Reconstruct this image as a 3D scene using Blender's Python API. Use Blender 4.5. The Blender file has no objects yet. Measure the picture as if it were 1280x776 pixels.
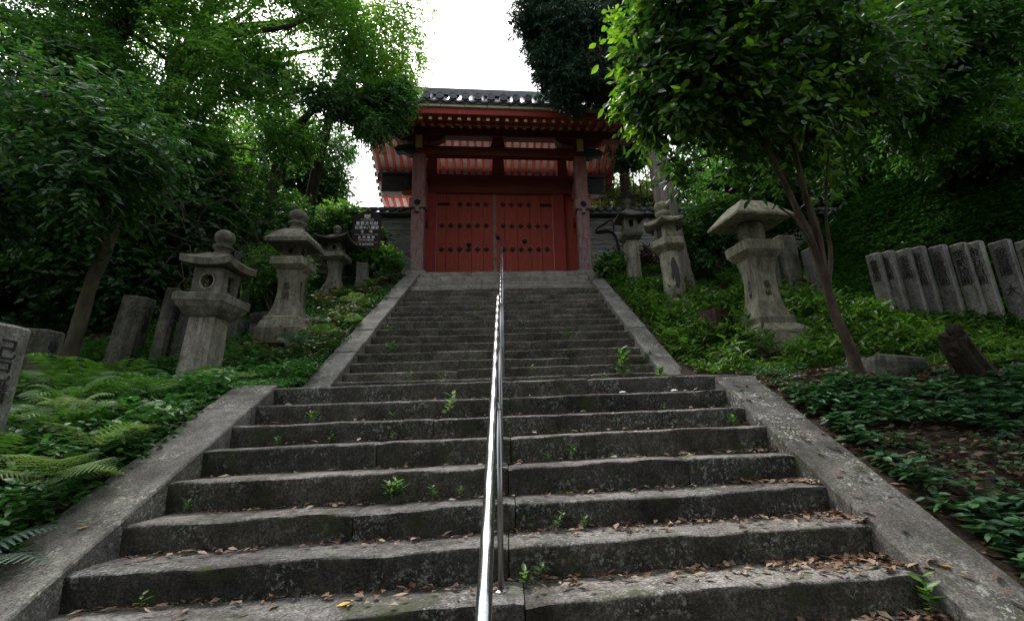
import bpy, bmesh, math, random
import numpy as np
from mathutils import Vector, Matrix
from math import sin, cos, pi, radians
random.seed(7); RNG = np.random.default_rng(7)
SC = bpy.context.scene
COL = SC.collection

# ------------------------------------------------------------------ camera
EYE = 1.6
cam_d = bpy.data.cameras.new("camera"); cam = bpy.data.objects.new("camera", cam_d); COL.objects.link(cam)
SC.camera = cam
PITCH, ROLL, YAW = 0.2338, 0.0404, 0.0952
cy_, sy_ = cos(YAW), sin(YAW); cp_, sp_ = cos(PITCH), sin(PITCH)
Fv = Vector((sy_*cp_, cy_*cp_, sp_)); Rv = Vector((cy_, -sy_, 0)); Uv = Rv.cross(Fv)
R2 = Rv*cos(ROLL) - Uv*sin(ROLL); U2 = Rv*sin(ROLL) + Uv*cos(ROLL)
M = Matrix((R2, U2, -Fv)).transposed().to_4x4(); M.translation = (0, 0, EYE)
cam.matrix_world = M
cam_d.sensor_width = 36; cam_d.lens = 600/1280*36; cam_d.shift_x = -(691-640)/1280
cam_d.clip_start = .05; cam_d.clip_end = 500

# ------------------------------------------------------------------ light
SUN_EL, SUN_AZ = radians(58), radians(-25)       # azimuth measured from +Y towards +X
w = bpy.data.worlds.new("World"); SC.world = w; w.use_nodes = True
nt = w.node_tree; nt.nodes.clear()
out = nt.nodes.new("ShaderNodeOutputWorld"); bg = nt.nodes.new("ShaderNodeBackground")
sky = nt.nodes.new("ShaderNodeTexSky"); sky.sky_type = 'NISHITA'; sky.sun_disc = False
sky.sun_elevation = SUN_EL; sky.sun_rotation = SUN_AZ; sky.dust_density = 4; sky.air_density = 1.2
hs = nt.nodes.new("ShaderNodeHueSaturation"); hs.inputs['Saturation'].default_value = .3
nt.links.new(sky.outputs[0], hs.inputs['Color']); nt.links.new(hs.outputs[0], bg.inputs[0])
bg.inputs[1].default_value = .15; nt.links.new(bg.outputs[0], out.inputs[0])
sl = bpy.data.lights.new("sun", 'SUN'); sl.energy = 1.5; sl.angle = radians(14); sl.color = (1, .96, .9)
so = bpy.data.objects.new("sun", sl); COL.objects.link(so)
sd = Vector((sin(SUN_AZ)*cos(SUN_EL), cos(SUN_AZ)*cos(SUN_EL), sin(SUN_EL)))
so.rotation_euler = sd.to_track_quat('Z', 'Y').to_euler()
SC.view_settings.view_transform = 'Standard'; SC.view_settings.look = 'None'
SC.view_settings.exposure = 1.58; SC.view_settings.gamma = 1
try: SC.cycles.max_bounces = 8; SC.cycles.diffuse_bounces = 5; SC.cycles.transmission_bounces = 4; SC.cycles.transparent_max_bounces = 4
except Exception: pass

# ------------------------------------------------------------------ material helpers
class MT:
    def __init__(s, name):
        s.m = bpy.data.materials.new(name); s.m.use_nodes = True; s.t = s.m.node_tree
        s.n = s.t.nodes; s.b = s.n["Principled BSDF"]; s.o = s.n["Material Output"]
    def new(s, ty, **k):
        x = s.n.new(ty)
        for a, v in k.items(): setattr(x, a, v)
        return x
    def link(s, a, b): s.t.links.new(a, b)
    def coord(s, scale=(1,1,1), rnd=True):
        tc = s.new("ShaderNodeTexCoord"); mp = s.new("ShaderNodeMapping"); mp.inputs['Scale'].default_value = scale
        s.link(tc.outputs['Object'], mp.inputs['Vector'])
        if rnd:
            oi = s.new("ShaderNodeObjectInfo"); mu = s.new("ShaderNodeMath", operation='MULTIPLY'); mu.inputs[1].default_value = 37
            s.link(oi.outputs['Random'], mu.inputs[0]); s.link(mu.outputs[0], mp.inputs['Location'])
        return mp.outputs[0]
    def noise(s, vec, scale, detail=4, rough=.6):
        n = s.new("ShaderNodeTexNoise"); n.inputs['Scale'].default_value = scale; n.inputs['Detail'].default_value = detail
        n.inputs['Roughness'].default_value = rough
        if vec is not None: s.link(vec, n.inputs['Vector'])
        return n.outputs['Fac']
    def ramp(s, fac, stops):
        r = s.new("ShaderNodeValToRGB"); el = r.color_ramp.elements
        while len(el) < len(stops): el.new(.5)
        for e, (p, c) in zip(el, stops):
            e.position = p; e.color = (c if hasattr(c, '__len__') else (c, c, c)) + (1,) if not hasattr(c, '__len__') or len(c) == 3 else c
        s.link(fac, r.inputs[0]); return r.outputs[0]
    def mix(s, fac, a, b, mode='MIX'):
        x = s.new("ShaderNodeMix", data_type='RGBA', blend_type=mode)
        for v, i in ((fac, 0), (a, 6), (b, 7)):
            if hasattr(v, 'type') and hasattr(v, 'node'): s.link(v, x.inputs[i])
            else: x.inputs[i].default_value = v if i == 0 else (tuple(v)+(1,) if len(v) == 3 else v)
        return x.outputs[2]
    def bump(s, h, strength=.5, dist=.01):
        b = s.new("ShaderNodeBump"); b.inputs['Strength'].default_value = strength; b.inputs['Distance'].default_value = dist
        s.link(h, b.inputs['Height']); s.link(b.outputs[0], s.b.inputs['Normal'])
    def fin(s, col=None, rough=.8, metal=0, spec=.5):
        if col is not None:
            if hasattr(col, 'node'): s.link(col, s.b.inputs['Base Color'])
            else: s.b.inputs['Base Color'].default_value = tuple(col)+(1,)
        s.b.inputs['Roughness'].default_value = rough; s.b.inputs['Metallic'].default_value = metal
        s.b.inputs['Specular IOR Level'].default_value = spec
        return s.m

def stone(name, base, dark, light, lichen=(.33,.36,.3), lich=.6, moss=.0, stain=.55, speck=140, bumpd=.006, tread=None, riser=None, streak=0):
    t = MT(name); v = t.coord()
    sp = t.noise(v, speck, 2, .7); col = t.ramp(sp, [(.3, dark), (.5, base), (.72, light)])
    big = t.noise(v, 2.2, 6, .65); g = t.ramp(big, [(.36, (.33,.32,.29)), (.5, (.8,.79,.76)), (.64, (1.1,1.1,1.1))])
    col = t.mix(stain, col, g, 'MULTIPLY')
    oi = t.new("ShaderNodeObjectInfo"); col = t.mix(1, col, t.ramp(oi.outputs['Random'], [(0, (.78,.78,.78)), (.5, (1,.99,.97)), (1, (1.2,1.18,1.14))]), 'MULTIPLY')
    if streak:
        vs = t.coord((1,1,.12)); sn = t.noise(vs, 9, 5, .7); col = t.mix(streak, col, t.ramp(sn, [(.4, (.4,.39,.37)), (.55, (1,1,1)), (.7, (1.2,1.2,1.18))]), 'MULTIPLY')
    med = t.noise(v, 11, 5, .7); g2 = t.ramp(med, [(.38, (.6,.6,.6)), (.6, (1.1,1.1,1.1))]); col = t.mix(.8, col, g2, 'MULTIPLY')
    if tread:   # upward faces tinted lighter, upright faces darker
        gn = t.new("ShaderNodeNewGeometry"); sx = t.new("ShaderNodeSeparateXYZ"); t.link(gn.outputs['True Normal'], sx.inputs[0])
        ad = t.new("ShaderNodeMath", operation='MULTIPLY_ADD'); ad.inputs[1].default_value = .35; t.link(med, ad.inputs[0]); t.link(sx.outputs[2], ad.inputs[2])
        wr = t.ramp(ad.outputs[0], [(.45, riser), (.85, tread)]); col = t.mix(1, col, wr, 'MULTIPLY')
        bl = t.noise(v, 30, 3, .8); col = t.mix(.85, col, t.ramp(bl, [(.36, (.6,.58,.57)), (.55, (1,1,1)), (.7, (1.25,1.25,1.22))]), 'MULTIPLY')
    # lichen
    vo = t.new("ShaderNodeTexVoronoi"); vo.inputs['Scale'].default_value = 26
    wv = t.new("ShaderNodeVectorMath", operation='ADD'); nz = t.new("ShaderNodeTexNoise"); nz.inputs['Scale'].default_value = 14; t.link(v, nz.inputs['Vector'])
    sc = t.new("ShaderNodeVectorMath", operation='SCALE'); sc.inputs['Scale'].default_value = .12
    t.link(nz.outputs['Color'], sc.inputs[0]); t.link(v, wv.inputs[0]); t.link(sc.outputs[0], wv.inputs[1]); t.link(wv.outputs[0], vo.inputs['Vector'])
    ln = t.noise(v, 3.2, 3, .6)
    sc.inputs['Scale'].default_value = .3; li = t.noise(v, 34, 5, .75); av = t.new('ShaderNodeMath', operation='MULTIPLY_ADD'); av.inputs[1].default_value = -.35; t.link(vo.outputs['Distance'], av.inputs[0]); t.link(li, av.inputs[2])
    a = t.ramp(av.outputs[0], [(.36, 0.), (.46, 1.)]); b = t.ramp(ln, [(.46, 0.), (.6, 1.)])
    mm = t.mix(1, a, b, 'MULTIPLY'); rg = t.new("ShaderNodeRGBToBW"); t.link(mm, rg.inputs[0])
    ml = t.new("ShaderNodeMath", operation='MULTIPLY'); ml.inputs[1].default_value = lich; t.link(rg.outputs[0], ml.inputs[0])
    col = t.mix(ml.outputs[0], col, lichen)
    if moss > 0:
        mn = t.noise(v, 4.5, 5, .7); ms = t.ramp(mn, [(.60-.1*moss, 0.), (.70-.1*moss, 1.)])
        mb = t.new("ShaderNodeRGBToBW"); t.link(ms, mb.inputs[0]); m2 = t.new("ShaderNodeMath", operation='MULTIPLY'); m2.inputs[1].default_value = .7; t.link(mb.outputs[0], m2.inputs[0])
        col = t.mix(m2.outputs[0], col, (.035,.045,.012))
    hh = t.mix(.5, sp, med); t.bump(hh, .9, bumpd)
    return t.fin(col, .88, spec=.3)

def leafmat(name, stops, trans=.35, rough=.45, tcol=None, spec=.4):
    t = MT(name); gi = t.new("ShaderNodeNewGeometry"); col = t.ramp(gi.outputs['Random Per Island'], stops)
    t.fin(col, rough, spec=spec)
    tr = t.new("ShaderNodeBsdfTranslucent")
    if tcol: tc = t.mix(1, col, tcol, 'MULTIPLY'); t.link(tc, tr.inputs[0])
    else: t.link(col, tr.inputs[0])
    mx = t.new("ShaderNodeMixShader"); mx.inputs[0].default_value = trans
    t.link(t.b.outputs[0], mx.inputs[1]); t.link(tr.outputs[0], mx.inputs[2]); t.link(mx.outputs[0], t.o.inputs[0])
    return t.m

def wood(name, base, dark, grey, wear=.5, rough=.7, axis=2, top=0):
    t = MT(name); sc = [9, 9, 9]; sc[axis] = .9; v = t.coord(tuple(sc))
    g = t.noise(v, 3, 6, .7); col = t.ramp(g, [(.3, dark), (.65, base)])
    v2 = t.coord((5,5,1.6) if axis == 2 else (1.6,5,5)); n2 = t.noise(v2, 2.6, 6, .75)
    wm = t.ramp(n2, [(.62-.2*wear, 0.), (.8-.2*wear, 1.)]); b = t.new("ShaderNodeRGBToBW"); t.link(wm, b.inputs[0])
    fac = b.outputs[0]
    if top:   # weathering creeps up from the ground
        tc = t.new("ShaderNodeTexCoord"); sp = t.new("ShaderNodeSeparateXYZ"); t.link(tc.outputs['Object'], sp.inputs[0])
        mr = t.new("ShaderNodeMapRange"); mr.inputs[1].default_value = 0; mr.inputs[2].default_value = top; mr.inputs[3].default_value = 1; mr.inputs[4].default_value = .12
        t.link(sp.outputs[2], mr.inputs[0]); mu = t.new("ShaderNodeMath", operation='MULTIPLY'); t.link(mr.outputs[0], mu.inputs[0]); t.link(fac, mu.inputs[1]); fac = mu.outputs[0]
    col = t.mix(fac, col, grey); t.bump(g, .5, .004)
    return t.fin(col, rough, spec=.3)

MAT = {}
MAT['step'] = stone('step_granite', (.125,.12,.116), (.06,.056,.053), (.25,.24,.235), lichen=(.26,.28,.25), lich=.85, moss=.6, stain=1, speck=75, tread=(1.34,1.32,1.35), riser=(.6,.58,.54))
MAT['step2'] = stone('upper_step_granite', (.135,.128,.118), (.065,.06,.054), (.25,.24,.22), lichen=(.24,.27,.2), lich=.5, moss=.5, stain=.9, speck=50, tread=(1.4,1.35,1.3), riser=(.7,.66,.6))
MAT['borderdark'] = stone('dark_border_granite', (.105,.1,.095), (.05,.047,.045), (.2,.19,.18), lichen=(.42,.44,.38), lich=.8, moss=.25, stain=.85, speck=80)
MAT['curbstone'] = stone('border_granite', (.17,.163,.15), (.08,.076,.07), (.29,.28,.26), lichen=(.42,.42,.33), lich=.75, moss=.1, stain=.7, speck=90)
MAT['pale'] = stone('pale_granite', (.27,.25,.22), (.14,.13,.115), (.38,.35,.31), lichen=(.3,.25,.16), lich=.5, stain=.5)
MAT['granite'] = stone('lantern_granite', (.31,.285,.245), (.12,.11,.095), (.48,.45,.4), lichen=(.36,.38,.3), lich=.3, stain=.75, speck=85, streak=.7)
MAT['mossy'] = stone('mossy_lantern_stone', (.2,.185,.145), (.1,.092,.07), (.3,.28,.23), lichen=(.32,.34,.24), lich=.35, moss=.15, stain=.75, streak=.7)
MAT['olive'] = stone('weathered_lantern_stone', (.29,.275,.21), (.15,.14,.105), (.40,.38,.30), lichen=(.38,.38,.28), lich=.4, moss=.05, stain=.7, streak=.7)
MAT['oldstone'] = stone('dark_post_stone', (.13,.125,.11), (.06,.056,.05), (.22,.21,.19), lichen=(.25,.28,.22), lich=.5, moss=.3, stain=.8, streak=.7)
MAT['post'] = stone('inscribed_post_stone', (.26,.25,.235), (.13,.125,.12), (.42,.4,.38), lichen=(.4,.4,.36), lich=.25, stain=.5, speck=60, streak=.5)
MAT['carve'] = MT('carved_ink').fin((.028,.026,.024), .9)
MAT['patch'] = MT('peeled_dark_patch').fin((.05,.047,.045), .95)
MAT['red'] = wood('vermilion_paint', (.30,.035,.026), (.18,.020,.017), (.17,.12,.12), .25)
MAT['reddoor'] = wood('door_vermilion', (.33,.050,.026), (.21,.03,.019), (.30,.15,.10), .3, top=2.4)
MAT['redpillar'] = wood('weathered_vermilion', (.23,.045,.036), (.12,.025,.02), (.21,.18,.175), 1.25, top=4.5)
MAT['redx'] = wood('beam_vermilion', (.17,.028,.022), (.08,.014,.012), (.06,.05,.05), .4, axis=0)
MAT['redbright'] = MT('rafter_vermilion').fin((.40,.062,.032), .7)
MAT['dark'] = MT('black_iron').fin((.012,.012,.015), .7, spec=.25)
MAT['darkwood'] = wood('dark_weathered_wood', (.05,.046,.05), (.025,.022,.024), (.08,.08,.09), .5, axis=0)
MAT['yellow'] = MT('ochre_end_paint').fin((.52,.36,.13), .8)
MAT['ochreboard'] = wood('ochre_board', (.48,.41,.27), (.3,.25,.16), (.28,.26,.22), .5, axis=0)
t = MT('white_board'); v = t.coord((1,1,1), False); br = t.new("ShaderNodeTexNoise"); br.inputs['Scale'].default_value = 5; t.link(v, br.inputs['Vector'])
MAT['white'] = t.fin(t.ramp(br.outputs['Fac'], [(.3, (.42,.38,.38)), (.7, (.62,.58,.56))]), .9)
MAT['plaster'] = MT('aged_plaster').fin((.22,.18,.14), .9)
t = MT('roof_tile'); v = t.coord(); MAT['tile'] = t.fin(t.ramp(t.noise(v, 9, 5), [(.3, (.04,.042,.048)), (.7, (.13,.135,.15))]), .42)
t = MT('old_wall_tile'); v = t.coord((1,1,6), False)
MAT['course'] = t.fin(t.mix(.8, t.ramp(t.noise(v, 3, 6, .7), [(.32, (.2,.19,.18)), (.5, (.4,.385,.36)), (.7, (.58,.56,.53))]), t.ramp(t.noise(v, 25, 2), [(.3, (.6,.6,.6)), (.6, (1,1,1))]), 'MULTIPLY'), .9)
t = MT('wall_mortar'); v = t.coord(); MAT['mortar'] = t.fin(t.ramp(t.noise(v, 7, 5), [(.3, (.04,.036,.03)), (.7, (.09,.08,.07))]), .95)
t = MT('steel'); v = t.coord((30,30,30), False); t.b.inputs['Base Color'].default_value = (.62,.62,.63,1)
MAT['steel'] = t.fin(t.ramp(t.noise(v, 2, 4), [(.35,(.42,.42,.42)),(.65,(.6,.6,.61))]), .24, 1)
MAT['steeldull'] = MT('dull_steel').fin((.35,.35,.36), .35, 1)
MAT['signboard'] = MT('sign_brown').fin((.028,.017,.02), .8, spec=.2)
MAT['signwhite'] = MT('sign_white_lettering').fin((.75,.75,.75), .5)
MAT['signgold'] = MT('sign_gold_lettering').fin((.45,.36,.2), .5)
t = MT('earth'); v = t.coord((1,1,1), False); a = t.noise(v, 14, 6, .75); b = t.noise(v, 1.3, 4)
c = t.ramp(a, [(.3, (.012,.009,.006)), (.5, (.035,.025,.017)), (.72, (.085,.06,.042))])
c = t.mix(.7, c, t.ramp(b, [(.35, (.5,.5,.5)), (.65, (1.1,1.1,1.1))]), 'MULTIPLY'); t.bump(a, .8, .03); MAT['earth'] = t.fin(c, .95, spec=.2)
t = MT('gravel'); v = t.coord((1,1,1), False); MAT['gravel'] = t.fin(t.ramp(t.noise(v, 30, 4), [(.3, (.4,.38,.35)), (.7, (.62,.6,.56))]), .95)
def bark(name, a_, b_, c_, sc=(14,14,2.2), lich=0):
    t = MT(name); v = t.coord(sc, False); n = t.noise(v, 1.3, 7, .7)
    c = t.ramp(n, [(.3, a_), (.5, b_), (.7, c_)]); t.bump(n, 1, .03); return t.fin(c, .9, spec=.2)
MAT['bark'] = bark('grey_brown_bark', (.02,.016,.012), (.06,.048,.035), (.12,.1,.08))
MAT['barkpale'] = bark('greenish_bark', (.035,.032,.02), (.085,.075,.05), (.15,.135,.095), (5,5,2))
MAT['barkred'] = bark('reddish_bark', (.025,.018,.012), (.065,.046,.033), (.12,.09,.068), (9,9,3))
MAT['barkcedar'] = bark('cedar_bark', (.06,.048,.04), (.17,.14,.12), (.3,.27,.24), (20,20,1.2))
MAT['rot'] = bark('rotten_wood', (.012,.009,.007), (.03,.022,.016), (.07,.052,.038), (3,3,16))
MAT['stumpbark'] = bark('stump_bark', (.02,.013,.01), (.06,.038,.028), (.12,.085,.065))
G = lambda *s: list(zip([i/(len(s)-1) for i in range(len(s))], s))
MAT['leafglossy'] = leafmat('glossy_camellia_leaf', G((.012,.038,.012), (.02,.055,.015), (.03,.075,.018), (.06,.13,.022)), .34, .42, (2.1,2.3,.9), .35)
MAT['leafyoung'] = leafmat('young_camellia_leaf', G((.035,.09,.014), (.055,.13,.018), (.085,.18,.022), (.13,.24,.028)), .5, .32, (2.,2.,.8), .5)
MAT['leafdark'] = leafmat('dark_evergreen_leaf', G((.016,.05,.016), (.026,.075,.022), (.04,.105,.028), (.07,.15,.035)), .38, .4, (2.1,2.3,.9), .4)
MAT['leafblue'] = leafmat('bluish_leaf', G((.022,.06,.032), (.032,.085,.038), (.05,.115,.042), (.09,.16,.035)), .35, .4, (1.8,2.2,.8), .4)
MAT['leafmaple'] = leafmat('bright_maple_leaf', G((.05,.13,.02), (.08,.18,.03), (.12,.24,.04), (.18,.3,.06)), .55, .5, (2.,1.9,.9), .3)
MAT['leafmid'] = leafmat('mid_green_leaf', G((.03,.085,.018), (.045,.12,.024), (.065,.16,.03), (.10,.2,.04)), .48, .42, (2.2,2.3,.9), .35)
MAT['leafwhite'] = leafmat('pale_far_leaf', G((.07,.13,.03), (.12,.2,.05), (.2,.28,.09), (.25,.3,.14)), .5, .6, (1.8,1.6,.9), .3)
MAT['cover'] = leafmat('ground_cover_leaf', G((.03,.09,.03), (.045,.13,.04), (.065,.17,.05), (.10,.21,.065)), .3, .42, (1.5,1.8,.8), .35)
MAT['coverlit'] = leafmat('bright_ground_leaf', G((.022,.065,.014), (.04,.10,.018), (.065,.15,.028), (.13,.25,.04)), .35, .42, (1.7,1.8,.8), .35)
MAT['coverdim'] = leafmat('bluish_herb_leaf', G((.028,.075,.036), (.04,.10,.045), (.055,.13,.055), (.07,.155,.06)), .2, .42, (1.3,1.8,.9), .35)
MAT['ivy'] = leafmat('ivy_leaf', G((.010,.04,.012), (.018,.06,.014), (.03,.09,.018), (.055,.13,.02)), .25, .35, (1.6,1.8,.8), .4)
MAT['fern'] = leafmat('fern_green', G((.04,.11,.025), (.06,.14,.03), (.08,.17,.035), (.10,.2,.04)), .35, .5, (1.5,1.6,.8), .3)
MAT['fernpale'] = leafmat('pale_fern_green', G((.11,.2,.06), (.15,.25,.08), (.2,.3,.1), (.24,.32,.13)), .35, .5, (1.3,1.3,.9), .3)
MAT['fernblue'] = leafmat('grey_fern_green', G((.06,.12,.08), (.09,.15,.11), (.12,.18,.14), (.14,.2,.15)), .25, .5, (1.2,1.4,1.), .3)
MAT['fernrust'] = leafmat('rusty_fern', G((.04,.08,.025), (.07,.10,.03), (.11,.085,.035), (.08,.15,.04)), .25, .5, (1.4,1.3,.8), .3)
MAT['cedar'] = leafmat('cedar_needles', G((.010,.03,.02), (.016,.045,.026), (.025,.06,.03), (.04,.075,.03)), .15, .6, (1.2,1.4,.9), .2)
MAT['deadneedle'] = leafmat('dead_needles', G((.03,.018,.013), (.055,.035,.025), (.08,.055,.04), (.1,.075,.06)), .1, .8)
MAT['litter'] = leafmat('fallen_leaf_brown', G((.05,.025,.015), (.11,.05,.025), (.18,.10,.055), (.30,.22,.15), (.08,.045,.03)), .12, .6)
MAT['deadleaf'] = leafmat('dead_shrub_leaf', G((.04,.018,.012), (.075,.035,.024), (.12,.06,.045)), .15, .7)
MAT['yellowleaf'] = leafmat('yellow_leaf', G((.5,.28,.03), (.55,.38,.05)), .2, .5)
MAT['stem'] = MT('green_stem').fin((.07,.1,.03), .6)

# ------------------------------------------------------------------ mesh + object helpers
def mk(name, v, f, mat, parent=None, smooth=False, mesh=None):
    if mesh is None:
        mesh = bpy.data.meshes.new(name)
        if isinstance(f, np.ndarray):
            v = np.asarray(v, dtype=np.float32); n = f.shape[1]
            mesh.vertices.add(len(v)); mesh.vertices.foreach_set("co", v.ravel())
            mesh.loops.add(f.size); mesh.loops.foreach_set("vertex_index", f.astype(np.int32).ravel())
            mesh.polygons.add(len(f)); mesh.polygons.foreach_set("loop_start", np.arange(0, f.size, n, dtype=np.int32))
            mesh.polygons.foreach_set("loop_total", np.full(len(f), n, dtype=np.int32)); mesh.update(calc_edges=True)
        else:
            mesh.from_pydata([tuple(p) for p in v], [], f); mesh.update()
        if smooth: mesh.polygons.foreach_set("use_smooth", [True]*len(mesh.polygons))
        mesh.materials.append(MAT[mat] if isinstance(mat, str) else mat)
    o = bpy.data.objects.new(name, mesh); COL.objects.link(o)
    if parent: o.parent = parent
    return o
def tag(o, label=None, cat=None, group=None, kind=None):
    if label: o['label'] = label
    if cat: o['category'] = cat
    if group: o['group'] = group
    if kind: o['kind'] = kind
    return o
def empty(name, loc=(0,0,0), rz=0, label=None, cat=None, group=None, kind=None, rot=None):
    o = bpy.data.objects.new(name, None); COL.objects.link(o); o.location = loc; o.empty_display_size = .1
    o.rotation_euler = rot if rot else (0,0,rz)
    return tag(o, label, cat, group, kind)
def share(name, src, parent=None, loc=(0,0,0), rot=(0,0,0), scale=None):
    o = bpy.data.objects.new(name, src.data); COL.objects.link(o)
    if parent: o.parent = parent
    o.location = loc; o.rotation_euler = rot
    if scale: o.scale = scale if hasattr(scale, '__len__') else (scale,)*3
    return o
def box_vf(x0,x1,y0,y1,z0,z1, ch=0):
    if ch <= 0:
        v = [(x,y,z) for z in (z0,z1) for y in (y0,y1) for x in (x0,x1)]
        return v, [(0,2,3,1),(4,5,7,6),(0,1,5,4),(2,6,7,3),(0,4,6,2),(1,3,7,5)]
    bm = bmesh.new(); bmesh.ops.create_cube(bm, size=1)
    for p in bm.verts: p.co = (x0+(p.co.x+.5)*(x1-x0), y0+(p.co.y+.5)*(y1-y0), z0+(p.co.z+.5)*(z1-z0))
    bmesh.ops.bevel(bm, geom=bm.edges[:], offset=ch, segments=1, affect='EDGES', profile=.5)
    v = [tuple(p.co) for p in bm.verts]; f = [tuple(p.index for p in fc.verts) for fc in bm.faces]; bm.free(); return v, f
def box(name, x0,x1,y0,y1,z0,z1, mat, parent=None, ch=.0):
    v, f = box_vf(x0,x1,y0,y1,z0,z1,ch); return mk(name, v, f, mat, parent)
class MB:
    def __init__(s): s.v=[]; s.f=[]
    def add(s, vf, mtx=None):
        k = len(s.v); v, f = vf
        s.v += [tuple(mtx @ Vector(p)) for p in v] if mtx else list(v)
        s.f += [tuple(i+k for i in q) for q in f]; return s
    def obj(s, name, mat, parent=None, smooth=False): return mk(name, s.v, s.f, mat, parent, smooth)
def frame(d):
    d = Vector(d).normalized(); a = Vector((0,0,1)) if abs(d.z) < .9 else Vector((1,0,0))
    u = d.cross(a).normalized(); return u, d.cross(u).normalized()
def tube_vf(pts, rad, n=8, cap=True, wob=0, sd=0):
    rr = random.Random(sd); v=[]; f=[]; pts=[Vector(p) for p in pts]; m=len(pts)
    if not hasattr(rad,'__len__'): rad=[rad]*m
    u = None
    for i,p in enumerate(pts):
        d = (pts[min(i+1,m-1)]-pts[max(i-1,0)]).normalized()
        if u is None: u,_ = frame(d)
        u = (u - d*u.dot(d)).normalized(); w_ = d.cross(u)
        for k in range(n):
            a = 2*pi*k/n; r = rad[i]*(1+wob*(rr.random()-.5)); v.append(tuple(p+(u*cos(a)+w_*sin(a))*r))
    for i in range(m-1):
        for k in range(n): a=i*n+k; b=i*n+(k+1)%n; f.append((a,b,b+n,a+n))
    if cap: f.append(tuple(range(n))[::-1]); f.append(tuple((m-1)*n+k for k in range(n)))
    return v,f
def smooth_path(pts, k=6):
    P=[Vector(p) for p in pts]; P=[P[0]*2-P[1]]+P+[P[-1]*2-P[-2]]; o=[]
    for i in range(1,len(P)-2):
        for j in range(k):
            t=j/k; a,b,c,d=P[i-1],P[i],P[i+1],P[i+2]
            o.append(.5*((2*b)+(c-a)*t+(2*a-5*b+4*c-d)*t*t+(3*b-a-3*c+d)*t**3))
    o.append(P[-2]); return o
def lathe_vf(prof, n=16, cx=0, cy=0, rot=0, sq=0, irregular=0):
    v=[]; f=[]
    for r,z in prof:
        for k in range(n):
            a=2*pi*k/n+rot; v.append((cx+r*cos(a), cy+r*sin(a), z))
    for i in range(len(prof)-1):
        for k in range(n): a=i*n+k; b=i*n+(k+1)%n; f.append((a,b,b+n,a+n))
    f.append(tuple(range(n))[::-1]); f.append(tuple((len(prof)-1)*n+k for k in range(n))); return v,f
def fnoise(p, s=1., sd=0):
    q = np.asarray(p)*s + sd*13.7; x,y,z = q[...,0],q[...,1],q[...,2]
    return (np.sin(x*1.7+1.3*np.sin(y*1.1+.5*z))+np.sin(y*2.1+1.7*np.sin(z*.9+.7*x))+np.sin(z*1.9+1.1*np.sin(x*1.3+.6*y))
            +.5*np.sin(x*4.3+y*3.1)+.5*np.sin(y*4.7-z*3.9)+.5*np.sin(z*5.1+x*3.3))/4.5
_rn = np.random.default_rng(3); _G = _rn.random((64,64,64)).astype(np.float32)*2-1
def vnoise(p, s=1.):
    q = np.asarray(p,dtype=np.float64)*s+100; i = np.floor(q).astype(int); f = q-i; f = f*f*(3-2*f); r = 0
    for dx in (0,1):
        for dy in (0,1):
            for dz in (0,1):
                w_ = (f[...,0] if dx else 1-f[...,0])*(f[...,1] if dy else 1-f[...,1])*(f[...,2] if dz else 1-f[...,2])
                r = r + w_*_G[(i[...,0]+dx)%64,(i[...,1]+dy)%64,(i[...,2]+dz)%64]
    return r
def fbm(p, s, o=3):
    r=0; a=1
    for k in range(o): r = r + a*vnoise(p, s*2**k); a*=.5
    return r
def nrm(a): return a/np.maximum(np.linalg.norm(a,axis=-1,keepdims=True),1e-6)

def subdiv_rough(vf, cuts=2, amp=.006, sc=6, bev=.012, sd=0):
    """bevelled, subdivided, slightly uneven stone"""
    bm = bmesh.new(); vs=[bm.verts.new(p) for p in vf[0]]
    for q in vf[1]:
        try: bm.faces.new([vs[i] for i in q])
        except ValueError: pass
    bmesh.ops.recalc_face_normals(bm, faces=bm.faces[:])
    if bev>0:
        ed=[e for e in bm.edges if len(e.link_faces)==2 and e.calc_face_angle(0)>.5]
        bmesh.ops.bevel(bm, geom=ed, offset=bev, segments=2, affect='EDGES', profile=.6)
    if cuts>0:
        L=[e for e in bm.edges if e.calc_length()>.09]
        bmesh.ops.subdivide_edges(bm, edges=L, cuts=cuts, use_grid_fill=True)
    P=np.array([p.co for p in bm.verts])
    n=np.array([p.normal for p in bm.verts]); d=(fbm(P+sd*3.1,sc,3)*amp)
    P=P+n*d[:,None]
    v=[tuple(p) for p in P]; bm.verts.index_update(); f=[tuple(p.index for p in fc.verts) for fc in bm.faces]; bm.free(); return v,f

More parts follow.
